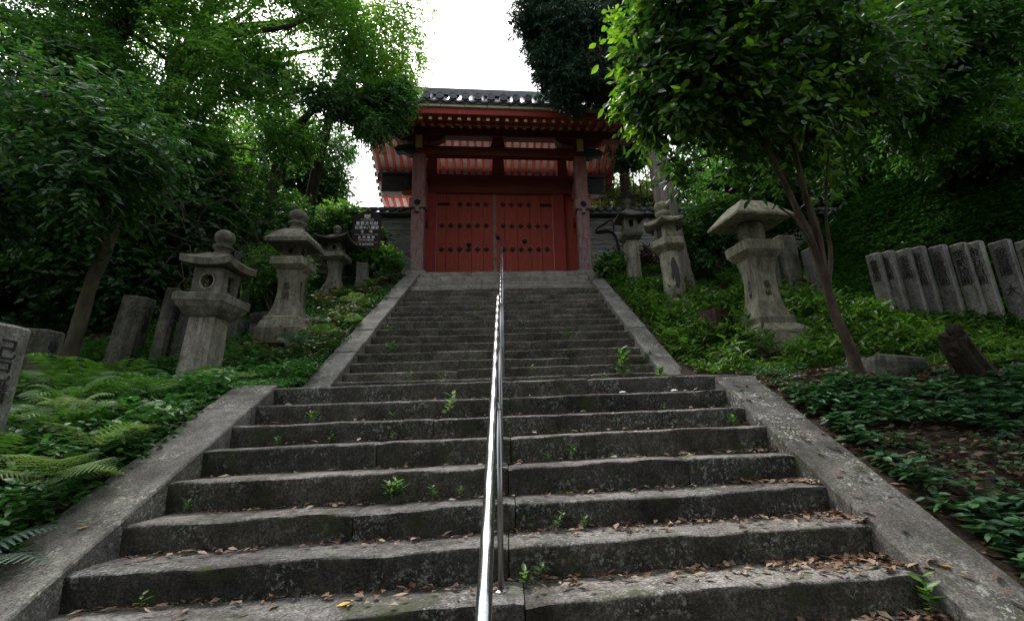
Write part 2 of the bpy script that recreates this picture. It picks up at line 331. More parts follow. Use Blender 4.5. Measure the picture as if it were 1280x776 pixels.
# leaf clouds ------------------------------------------------------
def leaves(P, D, N, L, W, fold=.18, curl=.15, big=False):
    """P base, D direction, N normal -> verts, tris; diamond leaf folded along its rib (big: rounder, 8 tris)"""
    n=len(P); D=nrm(D); N=nrm(N-D*np.sum(N*D,-1,keepdims=True)); S=np.cross(D,N); L=L[:,None]; W=W[:,None]
    if not big:
        j=(.3+.28*RNG.random((n,1))); l=P+D*L*j+S*W*.55+N*W*fold; r=P+D*L*(j+.06)-S*W*.55+N*W*fold; tp=P+D*L-N*L*curl
        V=np.stack([P,l,r,tp],1).reshape(-1,3)
        T=np.array([[0,3,1],[0,2,3]])
        F=(T[None]+np.arange(n)[:,None,None]*4).reshape(-1,3)
    else:
        c1=P+D*L*.3-N*W*fold; c2=P+D*L*.68-N*(W*fold+L*curl*.4); tp=P+D*L-N*L*curl
        l1=P+D*L*.26+S*W*.42; r1=P+D*L*.26-S*W*.42; l2=P+D*L*.62+S*W*.45-N*L*curl*.3; r2=P+D*L*.62-S*W*.45-N*L*curl*.3
        V=np.stack([P,l1,c1,r1,l2,c2,r2,tp],1).reshape(-1,3)
        T=np.array([[0,2,1],[0,3,2],[1,2,4],[2,5,4],[2,3,5],[3,6,5],[4,5,7],[5,6,7]])
        F=(T[None]+np.arange(n)[:,None,None]*8).reshape(-1,3)
    return V,F
def rdir(n): return nrm(RNG.normal(size=(n,3)))
def crown(blobs, ntw, per, L, W, tw=.35, gap=.0, gs=1.2, droop=.15, big=False, flat=.5, shell=2.2, keep=None):
    """blobs: (cx,cy,cz, rx,ry,rz, weight). Twigs with alternate leaves, thinned by noise to leave gaps."""
    B=np.array(blobs,dtype=float); w_=B[:,6]/B[:,6].sum(); idx=RNG.choice(len(B),ntw,p=w_)
    d=rdir(ntw); r=RNG.random(ntw)**(1/shell); C=B[idx]
    p=C[:,:3]+d*C[:,3:6]*r[:,None]
    k=fbm(p,gs,2)>gap
    if keep is not None: k&=keep(p)
    p=p[k]; d=d[k]; n=len(p)
    td=nrm(d*.8+rdir(n)*.8+np.array([0,0,-droop])); up=np.array([0,0,1.])
    j=np.arange(per)
    s=(j+RNG.random((n,per)))/per*tw*(.6+.8*RNG.random((n,1)))
    sag=np.zeros((n,per,3)); sag[...,2]=-droop*s**2/tw
    PP=p[:,None]+td[:,None]*s[...,None]+sag
    side=np.cross(td,up); side=nrm(side+1e-3)
    sg=np.where(j%2==0,1,-1)[None,:,None]
    LD=td[:,None]*.7+side[:,None]*sg*.8+rdir(n*per).reshape(n,per,3)*.35; LD[...,2]-=droop*.8
    NN=(up*flat+rdir(n*per).reshape(n,per,3)*(1-flat)*.9)+d[:,None]*.25
    q=n*per; ll=L*(.6+.7*RNG.random(q)); ww=W*(.7+.5*RNG.random(q))
    return leaves(PP.reshape(q,3),LD.reshape(q,3),NN.reshape(q,3),ll,ww,big=big), p
def limbs_mb(mb, trunk, tr, targets, sd=0, r1=.012, n=6, wig=.25):
    rr=random.Random(sd); T=[Vector(p) for p in trunk]
    for q in targets:
        q=Vector(q); 
        cand=[(i,(T[i]-q).length+max(0,(T[i].z-q.z))*1.2) for i in range(len(T)//3,len(T))]
        i=min(cand,key=lambda c:c[1])[0]; a=T[i]; L=(q-a).length
        m1=a.lerp(q,.35)+Vector((rr.uniform(-1,1),rr.uniform(-1,1),rr.uniform(0,.8)))*wig*L*.4
        m2=a.lerp(q,.7)+Vector((rr.uniform(-1,1),rr.uniform(-1,1),rr.uniform(-.2,.8)))*wig*L*.3
        ra=min(tr[i]*.55,.02+.018*L); P=smooth_path([a,m1,m2,q],4); R=[ra+(r1-ra)*(k/(len(P)-1)) for k in range(len(P))]
        mb.add(tube_vf(P,R,n,False,.15,sd))
def tree(name,label,cat,trunk,tr,blobs,leaf,bk,ntw,per,L,W,nl=14,group=None,sd=1,twl=.35,gap=0,gs=1.2,droop=.15,big=False,flat=.5,ntwig=0,keep=None,tn=10,shell=2.2,extra=None):
    e=empty(name,trunk[0],0,label,cat,group); off=Vector(trunk[0])
    P=smooth_path(trunk,6); R=list(np.interp(np.linspace(0,1,len(P)),np.linspace(0,1,len(tr)),tr))
    mb=MB(); mb.add(tube_vf([p-off for p in P],R,tn,True,.12,sd)); mb.obj('trunk',bk,e,True)
    (V,F),pts=crown(blobs,ntw,per,L,W,twl,gap,gs,droop,big,flat,shell,keep)
    mb=MB(); rr=random.Random(sd)
    tg=[(b[0]+rr.uniform(-.3,.3)*b[3],b[1]+rr.uniform(-.3,.3)*b[4],b[2]) for b in blobs]
    if len(pts): tg+=[tuple(pts[rr.randrange(len(pts))]) for _ in range(nl)]
    limbs_mb(mb,P,R,tg,sd)
    T2=[Vector(q) for q in tg]
    for k in range(ntwig):   # fine twigs
        q=Vector(pts[rr.randrange(len(pts))]); a=min(T2,key=lambda c:(c-q).length)
        m=a.lerp(q,.5)+Vector((rr.uniform(-1,1),rr.uniform(-1,1),rr.uniform(-1,1)))*.15*(q-a).length
        mb.add(tube_vf([a,m,q],[.012,.008,.004],4,False))
    mb.v=[tuple(Vector(p)-off) for p in mb.v]; mb.obj('limbs',bk,e,True)
    mk('crown',V-np.array(off),F,leaf,e)
    return e

# ------------------------------------------------------------------ terrain
y0,z0,TR,RS = 2.378, EYE-.765, .3169, .17           # lower flight: front edge of step 0, its top
Y7,Z7 = y0+7*TR, EYE-.765+7*.17; YL=Y7+1.598; TR2,RS2=.30055,.17476
YT=YL+18*TR2; ZT=Z7+19*RS2; ZP=ZT+.07
def prof(Y):
    lo=z0+(Y-y0)*RS/TR+.03; hi=Z7+RS2+(Y-YL)*RS2/TR2+.03
    r=np.where(Y<Y7,lo,np.where(Y<YL,Z7+.03+RS2*(Y-Y7)/(YL-Y7),hi))
    return np.clip(r,0,ZP-.02)
def H(X,Y):
    X=np.asarray(X,float); Y=np.asarray(Y,float)
    pr=prof(Y); z=pr.copy()
    inside=(X>-2.5)&(X<2.3)
    sm=(prof(Y-.4)+pr+prof(Y+.4)+prof(Y-.2)+prof(Y+.2))/5
    rt=np.maximum(X-2.4,0); lt=np.maximum(-2.6-X,0)
    up=np.clip((Y+1)/5,0,1)
    back=np.clip((Y-12.4)/.4,0,1)
    zr=sm-.05+.1*rt*np.clip((Y-5.2)/1.6,0,1)+.75*np.maximum(X-8.2,0)*np.clip((Y-2)/5,0,1)
    zl=sm-.05-.09*np.minimum(lt,1.6)+.25*np.maximum(-X-8.5,0)*up
    P=np.stack([X,Y,0*X],-1); nz=fbm(P,1.1,3)*.05
    z=np.where(X>2.25,zr+nz*np.minimum(rt*2,1),np.where(X<-2.45,zl+nz*np.minimum(lt*2,1),pr-.32))
    z=np.where((X>-2.45)&(X<2.25)&(Y>YT+.2),ZP-.06,z)
    z=np.where((X>-2.45)&(X<2.25)&(Y<.9),-.02,z)
    zb=ZP-.06
    z=z*(1-back)+np.where(back>0,np.where(X>9,z,zb),z)*back
    return z
def make_ground():
    xs=np.concatenate([np.arange(-60,-9,2.5),np.arange(-9,9,.15),np.arange(9,60,2.)])
    ys=np.concatenate([np.arange(-30,0,2.5),np.arange(0,14,.15),np.arange(14,90,3)])
    X,Y=np.meshgrid(xs,ys); Z=H(X,Y); V=np.stack([X,Y,Z],-1).reshape(-1,3); nx=len(xs); ny=len(ys)
    i=np.arange(nx-1)[None,:]+np.arange(ny-1)[:,None]*nx; F=np.stack([i,i+1,i+1+nx,i+nx],-1).reshape(-1,4)
    o=mk('ground',V,F,'earth',smooth=True); tag(o,kind='structure')
make_ground()
o=mk('courtyard_gravel',[(-30,13.4,ZP-.03),(30,13.4,ZP-.03),(30,60,ZP-.03),(-30,60,ZP-.03)],[(0,1,2,3)],'gravel'); tag(o,kind='structure')

# ------------------------------------------------------------------ stairs
stairs=empty('stone_stairs',(0,0,0),kind='structure')
def step_stone(x0,x1,yf,dep,zt,h,mat,fine,sd,parent=stairs,name='step_stone',r=.02,amp=1.):
    dx=.05 if fine else .12; n=max(3,int((x1-x0)/dx)+1); xs=np.linspace(x0,x1,n)
    pr=[(0,-h),(0,-h*.8),(0,-h*.6),(0,-h*.4),(0,-r*1.2),(r*.12,-r*.55),(r*.5,-r*.15),(r*1.3,0)]
    pr+=[(r*1.3+(dep-r*1.3)*k,0) for k in ((.15,.35,.6,1.) if fine else (.4,1.))]
    m=len(pr); PY=np.array([p[0] for p in pr]); PZ=np.array([p[1] for p in pr])
    X=np.repeat(xs[:,None],m,1); Y=np.repeat(PY[None],n,0)+yf; Z=np.repeat(PZ[None],n,0)+zt
    P=np.stack([X,Y,Z],-1)+sd*.37
    d=fbm(P,3.,3)*.008*amp+fbm(P,14,2)*.004*amp; low=vnoise(np.stack([X,0*X+sd*1.7,0*X],-1),1.1)*.006*amp
    edge=np.exp(-((np.arange(m)-5.5)/1.6)**2)[None]; wear=np.clip(fbm(P,5.,2),-1,1)*.005*edge*amp
    front=np.clip(1-np.arange(m)/6.,0,1)[None]
    Y=Y+d*(front>0)+wear; Z=Z+low*(1-front)*.8+d*.6*(front<.5)-np.abs(wear)*.8+low*front*0
    ec=np.minimum(np.abs(X-x0),np.abs(x1-X)); rnd=np.exp(-(ec/.018)**2)*.008; Y=Y+rnd*front; Z=Z-rnd*(1-front)
    V=np.stack([X,Y,Z],-1).reshape(-1,3); F=[]
    for i in range(n-1):
        for j in range(m-1): a=i*m+j; F.append((a,a+m,a+m+1,a+1))
    V=list(map(tuple,V)); k=len(V)
    V+= [(x0,yf+dep,zt-h),(x1,yf+dep,zt-h)]
    F.append(tuple(range(m))+(k,)); F.append(((k+1,)+tuple((n-1)*m+j for j in range(m-1,-1,-1))))
    o=mk(name,V,F,mat,parent,True); o.data.set_sharp_from_angle(angle=.75); return o
def split(a,b,cuts): 
    e=[a]+[c for c in cuts if a<c<b]+[b]; return [(e[i]+.003,e[i+1]-.003) for i in range(len(e)-1)]
cutL={0:(.05,),1:(-.02,),2:(-.9,.02),3:(-.02,1.2),4:(-.95,.0),5:(-.6,1.25),6:(0.,),7:(.02,.75)}
zoffs=[-.004,.003,.014,.003,-.015,.001,.004,.003]
for k in range(-4,8):
    yf=y0+k*TR; zt=z0+k*RS-(zoffs[k] if k>=0 else 0)*1.; rr=random.Random(k+50)
    dep=TR+.06 if k<7 else YL-Y7+.06
    xa,xb=(-2.13,1.98) if k<7 else (-2.5,2.28)
    for i,(a,b) in enumerate(split(xa,xb,cutL.get(k,(-.8,.7)))):
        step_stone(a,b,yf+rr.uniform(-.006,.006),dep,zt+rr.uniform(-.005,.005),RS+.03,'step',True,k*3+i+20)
zo2=[.024,-.004,-.005,-.017,-.004,.007,-.012,-.002,-.017,-.019,-.009,-.019,-.008,-.002,-.026,-.029,-.038,.022]
for k in range(1,19):
    rr=random.Random(k*7+1); yf=YL+(k-1)*TR2; zt=Z7+k*RS2+zo2[k-1]; c=[]; x=-2.16+rr.uniform(.5,1.5)
    while x<1.8: c.append(x); x+=rr.uniform(.7,1.7)
    for i,(a,b) in enumerate(split(-2.19,2.0,c)):
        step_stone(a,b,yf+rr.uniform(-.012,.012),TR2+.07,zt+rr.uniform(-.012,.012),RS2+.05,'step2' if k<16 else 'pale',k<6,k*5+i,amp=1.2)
# top curb of the platform and its paving
for i,(a,b) in enumerate(split(-3.2,3.0,(-2.35,-.9,.35,1.5,2.3))):
    step_stone(a,b,YT+.005*(i%2),.5,ZP,.2,'pale',False,90+i,name='curb_stone',r=.02,amp=.5)
for i,a in enumerate(np.arange(-3.2,3.0,.62)):
    for j in range(2):
        vf=subdiv_rough(box_vf(a+.004,min(a+.616,3.0),YT+.51+j*.7,YT+1.2+j*.7,ZP-.2,ZP-.006),0,.002,6,.008); mk('paving_stone',*vf,'pale',stairs)
# side borders (sloping slabs)
def border(x0,x1,segs,mat,lift=.03,th=.26):
    for i,(ya,yb,za,zb) in enumerate(segs):
        n=max(2,int((yb-ya)/.12)); ny=n+1; X=np.linspace(x0,x1,6); V=[];F=[]
        ys=np.linspace(ya+.004,yb-.004,ny)
        for j,y in enumerate(ys):
            z=za+(zb-za)*(y-ya)/(yb-ya)
            ring=[(x0,z-th),(x0,z-th*.5),(x0+.002,z-.012),(x0+.012,z)]+[(x,z) for x in X[1:-1]]+[(x1-.012,z),(x1-.002,z-.012),(x1,z-th*.5),(x1,z-th)]
            for (x,zz) in ring: V.append((x,y,zz))
        m=len(ring); P=np.array(V); d=fbm(P+i*3.3,4,3); P[:,2]+=d*.007; P[:,0]+=fbm(P+9,5,2)*.006
        for j in range(ny-1):
            for k in range(m-1): a=j*m+k; F.append((a,a+1,a+1+m,a+m))
        F.append(tuple(range(m))[::-1]); F.append(tuple((ny-1)*m+k for k in range(m)))
        mk('border_stone',list(map(tuple,P)),F,mat,stairs,True).data.set_sharp_from_angle(angle=.6)
def zl(y): return z0+(y-y0)*RS/TR+.018
def zu(y): return Z7+RS2+(y-YL)*RS2/TR2+.03
border(-2.5,-2.115,[(.95,2.2,zl(.95),zl(2.2)),(2.2,4.22,zl(2.2),zl(4.22)),(4.22,4.64,zl(4.22),Z7+.03)],'curbstone')
border(1.965,2.36,[(.95,2.05,zl(.95)-.01,zl(2.05)-.01),(2.05,2.83,zl(2.05)-.01,zl(2.83)),(2.83,3.72,zl(2.83)-.01,zl(3.72)),(3.72,4.5,zl(3.72),zl(4.5))],'borderdark')
c=[YL-.12,7.05,7.35,7.9,8.9,9.6,10.5,YT]; border(-2.51,-2.17,[(c[i],c[i+1],zu(c[i])+.012*(i%2),zu(c[i+1])+.012*(i%2)) for i in range(len(c)-1)],'curbstone')
c=[YL-.1,7.75,9.15,10.1,10.8,YT]; border(1.985,2.31,[(c[i],c[i+1],zu(c[i])+.01*(i%2),zu(c[i+1])+.01*(i%2)) for i in range(len(c)-1)],'curbstone')

# ------------------------------------------------------------------ handrails
def handrail(label,ya,yb,zf,posts,x0,x1):
    e=empty('handrail',(x0,ya,zf(ya)-.95),0,label,'handrail','steel handrails up the middle of the stairs'); off=Vector(e.location)
    per=.245; pts=[]; y=ya
    X=lambda yy: x0+(x1-x0)*(yy-ya)/(yb-ya)
    N=int((yb-ya)/per*10)
    for i in range(N+1):
        yy=ya+(yb-ya)*i/N; ph=(yy-ya)/per%1
        sw=(ph-.5)-.5*math.tanh((ph-.5)*7)/math.tanh(3.5)      # long flat grips joined by short steep bends
        pts.append(Vector((X(yy)+.0*sw,yy,zf(yy)-sw*.024))-off)
    pts=[pts[0]+Vector((0,-.015,-.03))]+pts+[pts[-1]+Vector((0,.02,-.03))]
    mk('rail',*tube_vf(pts,.0205,12),'steel',e,True)
    for (py,pz) in posts:
        xp=X(py)+.024; top=zf(py)-.05
        mk('post',*tube_vf([(xp-off.x,py-off.y,pz-off.z),(xp-off.x,py-off.y,top-.04-off.z)],.015,10),'steeldull',e,True)
        mk('bracket',*tube_vf([(xp-off.x,py-off.y,top-.05-off.z),(xp-off.x,py-off.y,top-.03-off.z),(X(py)-off.x,py-off.y,top+.03-off.z)],.010,8),'steel',e,True)
        mk('collar',*lathe_vf([(.038,0),(.038,.008),(.022,.014)],14,xp-off.x,py-off.y),'steeldull',e).location.z=pz-off.z
lz=lambda Y: 1.15+(Y-1.305)*.498
uz=lambda Y: 3.24+(Y-6.3)*.568
st=lambda k: z0+k*RS
handrail('long wavy stainless handrail over the lower, nearer flight of steps',.7,4.9,lz,[(.85,0.),(2.56,st(0)),(3.52,st(3)),(4.75,Z7)],-.068,-.1)
handrail('thin stainless handrail over the upper, farther flight ending at the red doors',6.25,11.75,uz,[(6.35,Z7+RS2),(7.85,Z7+6*RS2),(9.35,Z7+11*RS2),(10.85,Z7+16*RS2),(11.7,ZP)],-.1,-.15)

# ------------------------------------------------------------------ gate
GX,GY,GZ=0,YT+.3,ZT
gate=empty('temple_gate',(GX,GY,GZ),.0194,'large red wooden temple gate with tiled roof at the top of the stairs','gate')
B=.07
def pillar(lx,ly,wd,z1,mat,nm='pillar'): 
    v,f=box_vf(lx-wd/2,lx+wd/2,ly-wd/2,ly+wd/2,B+.06,z1,.035); return mk(nm,v,f,mat,gate)
PL,PR=-2.29,2.055
for lx in (PL,PR):
    p=pillar(lx,0,.33,3.45,'redpillar'); v,f=subdiv_rough(box_vf(lx-.25,lx+.25,-.25,.25,B-.03,B+.06),1,.004,6,.02); mk('pillar_base',v,f,'pale',gate)
    # cross block of the side tie beam on the pillar, flower ornament, peg
    box('tie_block',lx-.215,lx+.215,-.215,.10,1.84,2.12,'redpillar',gate,.012)
    mb=MB()
    for a in range(6):
        an=a*pi/3+pi/6; mb.add(lathe_vf([(.034,0),(.03,.02),(.012,.028)],8),Matrix.Translation((lx+.056*cos(an),-.215,1.98+.056*sin(an)))@Matrix.Rotation(pi/2,4,'X'))
    mb.add(lathe_vf([(.03,0),(.025,.03)],8),Matrix.Translation((lx,-.215,1.98))@Matrix.Rotation(pi/2,4,'X'))
    mb.obj('flower_ornament','dark',gate); box('peg',lx-.05,lx+.05,-.25,-.16,1.71,1.835,'redpillar',gate,.01)
    # bearing block, yellow end, boat-shaped arm
    box('bearing_block',lx-.2,lx+.2,-.2,.2,3.735,3.93,'redx',gate,.03)
    box('ochre_end',lx-.085,lx+.085,-.262,-.2,3.56,3.9,'yellow',gate)
    prf=[(-.66,4.0),(-.66,3.93),(-.5,3.84),(-.3,3.80),(.3,3.80),(.5,3.84),(.66,3.93),(.66,4.0)]
    v=[(lx+a,-.11,b) for a,b in prf]+[(lx+a,.11,b) for a,b in prf]; n=len(prf)
    f=[tuple(range(n)),tuple(range(2*n-1,n-1,-1))]+[(i,(i+1)%n,(i+1)%n+n,i+n)[::-1] for i in range(n)]; mk('bracket_arm',v,f,'redx',gate)
box('tie_beam',PL-.1,PR+.1,-.11,.11,3.43,3.70,'redx',gate,.02)
for s,lx in ((-1,PL),(1,PR)):
    prf=[(0,3.73),(.45,3.70),(.58,3.6),(.5,3.5),(.36,3.52),(.2,3.43),(0,3.43)]
    v=[(lx+s*(.1+a),-.1,b) for a,b in prf]+[(lx+s*(.1+a),.1,b) for a,b in prf]; n=len(prf)
    f=[tuple(range(n)),tuple(range(2*n-1,n-1,-1))]+[(i,i+n,(i+1)%n+n,(i+1)%n) for i in range(n)]; mk('carved_nosing',v,f,'darkwood',gate)
CXG=-.205; HW=3.92
box('eave_purlin',CXG-HW+.1,CXG+HW-.1,-.14,.14,4.0,4.29,'redx',gate,.02)
box('rear_purlin',CXG-HW+.1,CXG+HW-.1,2.46,2.74,4.0,4.29,'redx',gate,.02)
box('ridge_purlin',CXG-HW+.1,CXG+HW-.1,1.16,1.44,4.98,5.2,'redx',gate,.02)
# struts
def strut(lx,ly,w0,w1,za,zb):
    v=[(lx-w0,ly-.08,za),(lx+w0,ly-.08,za),(lx+w1,ly-.08,zb),(lx-w1,ly-.08,zb),(lx-w0,ly+.08,za),(lx+w0,ly+.08,za),(lx+w1,ly+.08,zb),(lx-w1,ly+.08,zb)]
    mk('strut',v,[(0,1,2,3),(7,6,5,4),(0,4,5,1),(1,5,6,2),(2,6,7,3),(3,7,4,0)],'redx',gate)
strut(-.2,0,.2,.13,3.731,4.0); strut(-.2,1.3,.19,.13,3.55,4.98)
for lx in (-2.15,1.75): strut(lx,1.3,.15,.12,3.55,4.98)
# main lintel with black-capped ends
box('lintel',-2.75,2.3,1.14,1.44,2.95,3.55,'redx',gate,.02)
for a,b in ((-3.56,-2.75),(2.3,3.02)):
    c_=box('lintel_end',a,b,1.13,1.45,2.97,3.5,'darkwood',gate,.03); box('lintel_cap',a-.02,b,1.1,1.48,3.5,3.57,'darkwood',gate,.01)
    for q in (.25,.6):
        m=lathe_vf([(.028,0),(.02,.015)],8); mb=MB(); mb.add(m,Matrix.Translation((a+q,1.13,3.22))@Matrix.Rotation(pi/2,4,'X')); mb.obj('nail_cover','dark',gate)
for s,lx in ((-1,-2.35),(1,1.95)):
    prf=[(0,3.0),(.5,2.97),(.62,2.88),(.5,2.8),(.4,2.83),(.2,2.74),(0,2.74)]
    v=[(lx+s*a,1.0,b-.04) for a,b in prf]+[(lx+s*a,1.12,b-.04) for a,b in prf]; n=len(prf)
    f=[tuple(range(n)),tuple(range(2*n-1,n-1,-1))]+[(i,i+n,(i+1)%n+n,(i+1)%n) for i in range(n)]; mk('bracket_nosing',v,f,'redbright',gate)
# main pillars
MPL,MPR=-2.17,1.57
for lx in (MPL,MPR): pillar(lx,1.3,.36,2.95,'red','main_pillar')
box('side_board',MPR+.18,2.08,1.27,1.33,B+.02,2.95,'reddoor',gate); box('side_board',2.085,2.5,1.27,1.33,B+.02,2.95,'reddoor',gate); box('side_board',-2.75,MPL-.18,1.27,1.33,B+.02,2.95,'reddoor',gate)
box('door_head',MPL+.18,MPR-.18,1.2,1.4,3.02,3.1,'red',gate) if False else None
box('threshold',MPL+.18,MPR-.18,1.16,1.4,B+.0,B+.14,'redx',gate,.01)
# side tie beams, upper beams and plaster panels between front and main pillars
for lx in (PL+.02,PR-.02):
    box('side_tie_beam',lx-.07,lx+.07,.12,1.12,1.85,2.11,'red',gate,.01)
    box('side_top_beam',lx-.07,lx+.07,.12,1.12,3.2,3.42,'redx',gate,.01)
    box('plaster_panel',lx-.025,lx+.025,.165,1.12,2.11,3.2,'plaster',gate)
# doors
DZ0,DZ1=.21,2.945
studs=[]
for side,(a,b) in enumerate(((-1.985,-.315),(-.305,1.385))):
    d=empty('door',(a if side==0 else b,1.24,DZ0)); d.parent=gate; ox,oy,oz=d.location
    v,f=box_vf(a-ox+.01,b-ox-.01,.031,.06,0,DZ1-DZ0); mk('door_backing',v,f,'reddoor',d)
    n=5; ws=[.27,.36,.37,.33,.34]; s_=sum(ws); x=a
    for i in range(n):
        wd=(b-a)*ws[i]/s_; v,f=box_vf(x-ox+.0035,x+wd-ox-.0035,-.03+.004*((i*7)%3-1),.03,0,DZ1-DZ0,.005); mk('door_plank',v,f,'reddoor',d); x+=wd
    x0s=-1.83 if side==0 else -.075
    for row,z in enumerate((2.62,1.94,1.215)):
        for k in range(6):
            if row==0 and ((side==0 and k<2) or (side==1 and k>3)): continue
            if studs: s=share('stud',studs[0],d)
            else:
                s=mk('stud',[(-.092,0,0),(0,0,.088),(.092,0,0),(0,0,-.088),(0,-.012,0)],[(0,1,4),(1,2,4),(2,3,4),(3,0,4)],'dark',d); studs.append(s)
            s.location=(x0s+k*.2525-ox,-.036,z-oz); 
    hx=(-1.965,-1.6) if side==0 else (1.0,1.365)
    v,f=box_vf(hx[0]-ox,hx[1]-ox,-.045,-.03,2.57-oz,2.67-oz,.01); mk('hinge_strap',v,f,'dark',d)
    kx,kz=((-1.07,1.36) if side==0 else (.535,1.47)); mb=MB(); mb.add(lathe_vf([(.07,0),(.068,.02),(.045,.05),(.015,.06)],14),Matrix.Translation((kx-ox,-.03,kz-oz))@Matrix.Rotation(pi/2,4,'X')); mb.obj('door_boss','dark',d)
    if side==0:
        mb=MB(); mb.add(box_vf(-.04-.33-ox,.04-.33-ox,-.045,-.03,1.36-oz,1.55-oz)); mb.obj('lock_plate','steeldull',d)
        mb=MB(); mb.add(box_vf(-.375-ox,-.275-ox,-.06,-.036,.0,2.73),None); mb.obj('meeting_stile','redpillar',d)
        mb=MB(); mb.add(lathe_vf([(.06,0),(.055,.05),(.03,.08)],12),Matrix.Translation((-.24-ox,-.03,1.58-oz))@Matrix.Rotation(pi/2,4,'X')); mb.obj('door_knob','dark',d)
# rafters
def beam_vf(ya,za,yb,zb,w_,h): 
    return ([(-w_/2,ya,za-h/2),(w_/2,ya,za-h/2),(w_/2,ya,za+h/2),(-w_/2,ya,za+h/2),(-w_/2,yb,zb-h/2),(w_/2,yb,zb-h/2),(w_/2,yb,zb+h/2),(-w_/2,yb,zb+h/2)],
            [(0,1,2,3),(7,6,5,4),(0,4,5,1),(1,5,6,2),(2,6,7,3),(3,7,4,0)])
NR=33; P0=None
specs=[('base_rafter',-.9,3.8,1.3,5.3,.085,.13),('flying_rafter',-1.25,3.74,-.55,3.985,.08,.085),('rear_rafter',1.3,5.3,3.4,3.845,.085,.11),('rear_flying_rafter',3.15,3.985,3.9,3.74,.08,.085)]
for nm,ya,za,yb,zb,ww,hh in specs:
    src=None
    for i in range(NR):
        lx=CXG-HW+.16+i*(2*HW-.32)/(NR-1)
        if src is None: src=mk(nm,*beam_vf(ya,za,yb,zb,ww,hh),'redbright' if 'rear' in nm else 'red',gate); o=src
        else: o=share(nm,src,gate)
        o.location.x=lx
        if nm in('base_rafter','flying_rafter'):
            c=mk('rafter_end_paint',[(-ww/2,ya-.004,za-hh/2),(ww/2,ya-.004,za-hh/2),(ww/2,ya-.004,za+hh/2),(-ww/2,ya-.004,za+hh/2),(-ww/2,ya,za-hh/2),(ww/2,ya,za-hh/2),(ww/2,ya,za+hh/2),(-ww/2,ya,za+hh/2)],[(0,1,2,3),(0,4,5,1),(1,5,6,2),(2,6,7,3),(3,7,4,0)],'yellow',o) if i==0 else share('rafter_end_paint',endsrc,o)
            if i==0: endsrc=c
# ceiling boards on the rafters: white boards running lengthwise, each a board
def slope_board(ya,za,yb,zb,mat='white'):
    x0,x1=CXG-HW+.02,CXG+HW-.02; th=.02
    v=[(x0,ya,za),(x1,ya,za),(x1,yb,zb),(x0,yb,zb),(x0,ya,za+th),(x1,ya,za+th),(x1,yb,zb+th),(x0,yb,zb+th)]
    mk('ceiling_board',v,[(3,2,1,0),(4,5,6,7),(0,1,5,4),(1,2,6,5),(2,3,7,6),(3,0,4,7)],mat,gate)
for i in range(10):
    a,b=i/10,(i+1)/10-.004
    f_=lambda t,y1,z1,y2,z2:(y1+(y2-y1)*t,z1+(z2-z1)*t+.057)
    slope_board(*f_(a,1.3,5.3,3.4,3.845),*f_(b,1.3,5.3,3.4,3.845)); slope_board(*f_(a,-.8,3.845,1.3,5.3),*f_(b,-.8,3.845,1.3,5.3),'white')
for i in range(3):
    a,b=i/3,(i+1)/3-.01
    g_=lambda t,y1,z1,y2,z2:(y1+(y2-y1)*t,z1+(z2-z1)*t+.045)
    slope_board(*g_(a,3.42,3.895,3.9,3.74),*g_(b,3.42,3.895,3.9,3.74)); slope_board(*g_(a,-1.25,3.74,-.84,3.885),*g_(b,-1.25,3.74,-.84,3.885),'red')
box('eave_strip',CXG-HW+.02,CXG+HW-.02,-.86,-.76,3.905,3.955,'red',gate)
box('rear_eave_strip',CXG-HW+.02,CXG+HW-.02,3.36,3.46,3.905,3.955,'redbright',gate)
box('eave_fascia',CXG-HW,CXG+HW,-1.36,-1.24,3.785,3.945,'red',gate,.01)
box('rear_fascia',CXG-HW,CXG+HW,3.86,3.96,3.785,3.945,'redbright',gate,.01)
x=CXG-HW
while x<CXG+HW-.1:
    b=min(x+random.Random(int(x*99)).uniform(.42,.75),CXG+HW); box('eave_board',x+.006,b-.006,-1.42,-1.3,3.95,4.07,'ochreboard',gate,.004); x=b
# bargeboards
for lx in (CXG-HW-.03,CXG+HW-.02):
    for (ya,za,yb,zb) in ((-1.3,3.93,1.3,5.5),(1.3,5.5,3.9,3.93)):
        v=[(lx,ya,za-.12),(lx+.05,ya,za-.12),(lx+.05,yb,zb-.12),(lx,yb,zb-.12),(lx,ya,za+.1),(lx+.05,ya,za+.1),(lx+.05,yb,zb+.1),(lx,yb,zb+.1)]
        mk('bargeboard',v,[(3,2,1,0),(4,5,6,7),(0,1,5,4),(1,2,6,5),(2,3,7,6),(3,0,4,7)],'white',gate)
# roof: one part with its tiles as sub-parts
roofpts=[]
def rz(u): return 4.13+2.25*(.60*u+.40*u*u)
NU=16
sh=MB(); ys=[-1.45+2.75*i/NU for i in range(NU+1)]
def rf(y): u=(y+1.45)/2.75 if y<=1.3 else (4.05-y)/2.75; return rz(u)
yy=ys+[2.6-y for y in ys[::-1][1:]]
v=[];f=[]
for y in yy: z=rf(y)-.05; v+=[(CXG-HW-.1,y,z),(CXG+HW+.1,y,z),(CXG-HW-.1,y,z-.06),(CXG+HW+.1,y,z-.06)]
for i in range(len(yy)-1): a=i*4; f+=[(a,a+1,a+5,a+4),(a+2,a+6,a+7,a+3),(a,a+4,a+6,a+2),(a+1,a+3,a+7,a+5)]
f+=[(0,2,3,1),(len(v)-4,len(v)-3,len(v)-1,len(v)-2)]
roof=mk('roof',v,f,'tile',gate)
mb=MB()  # gable infill between rafters and roof shell
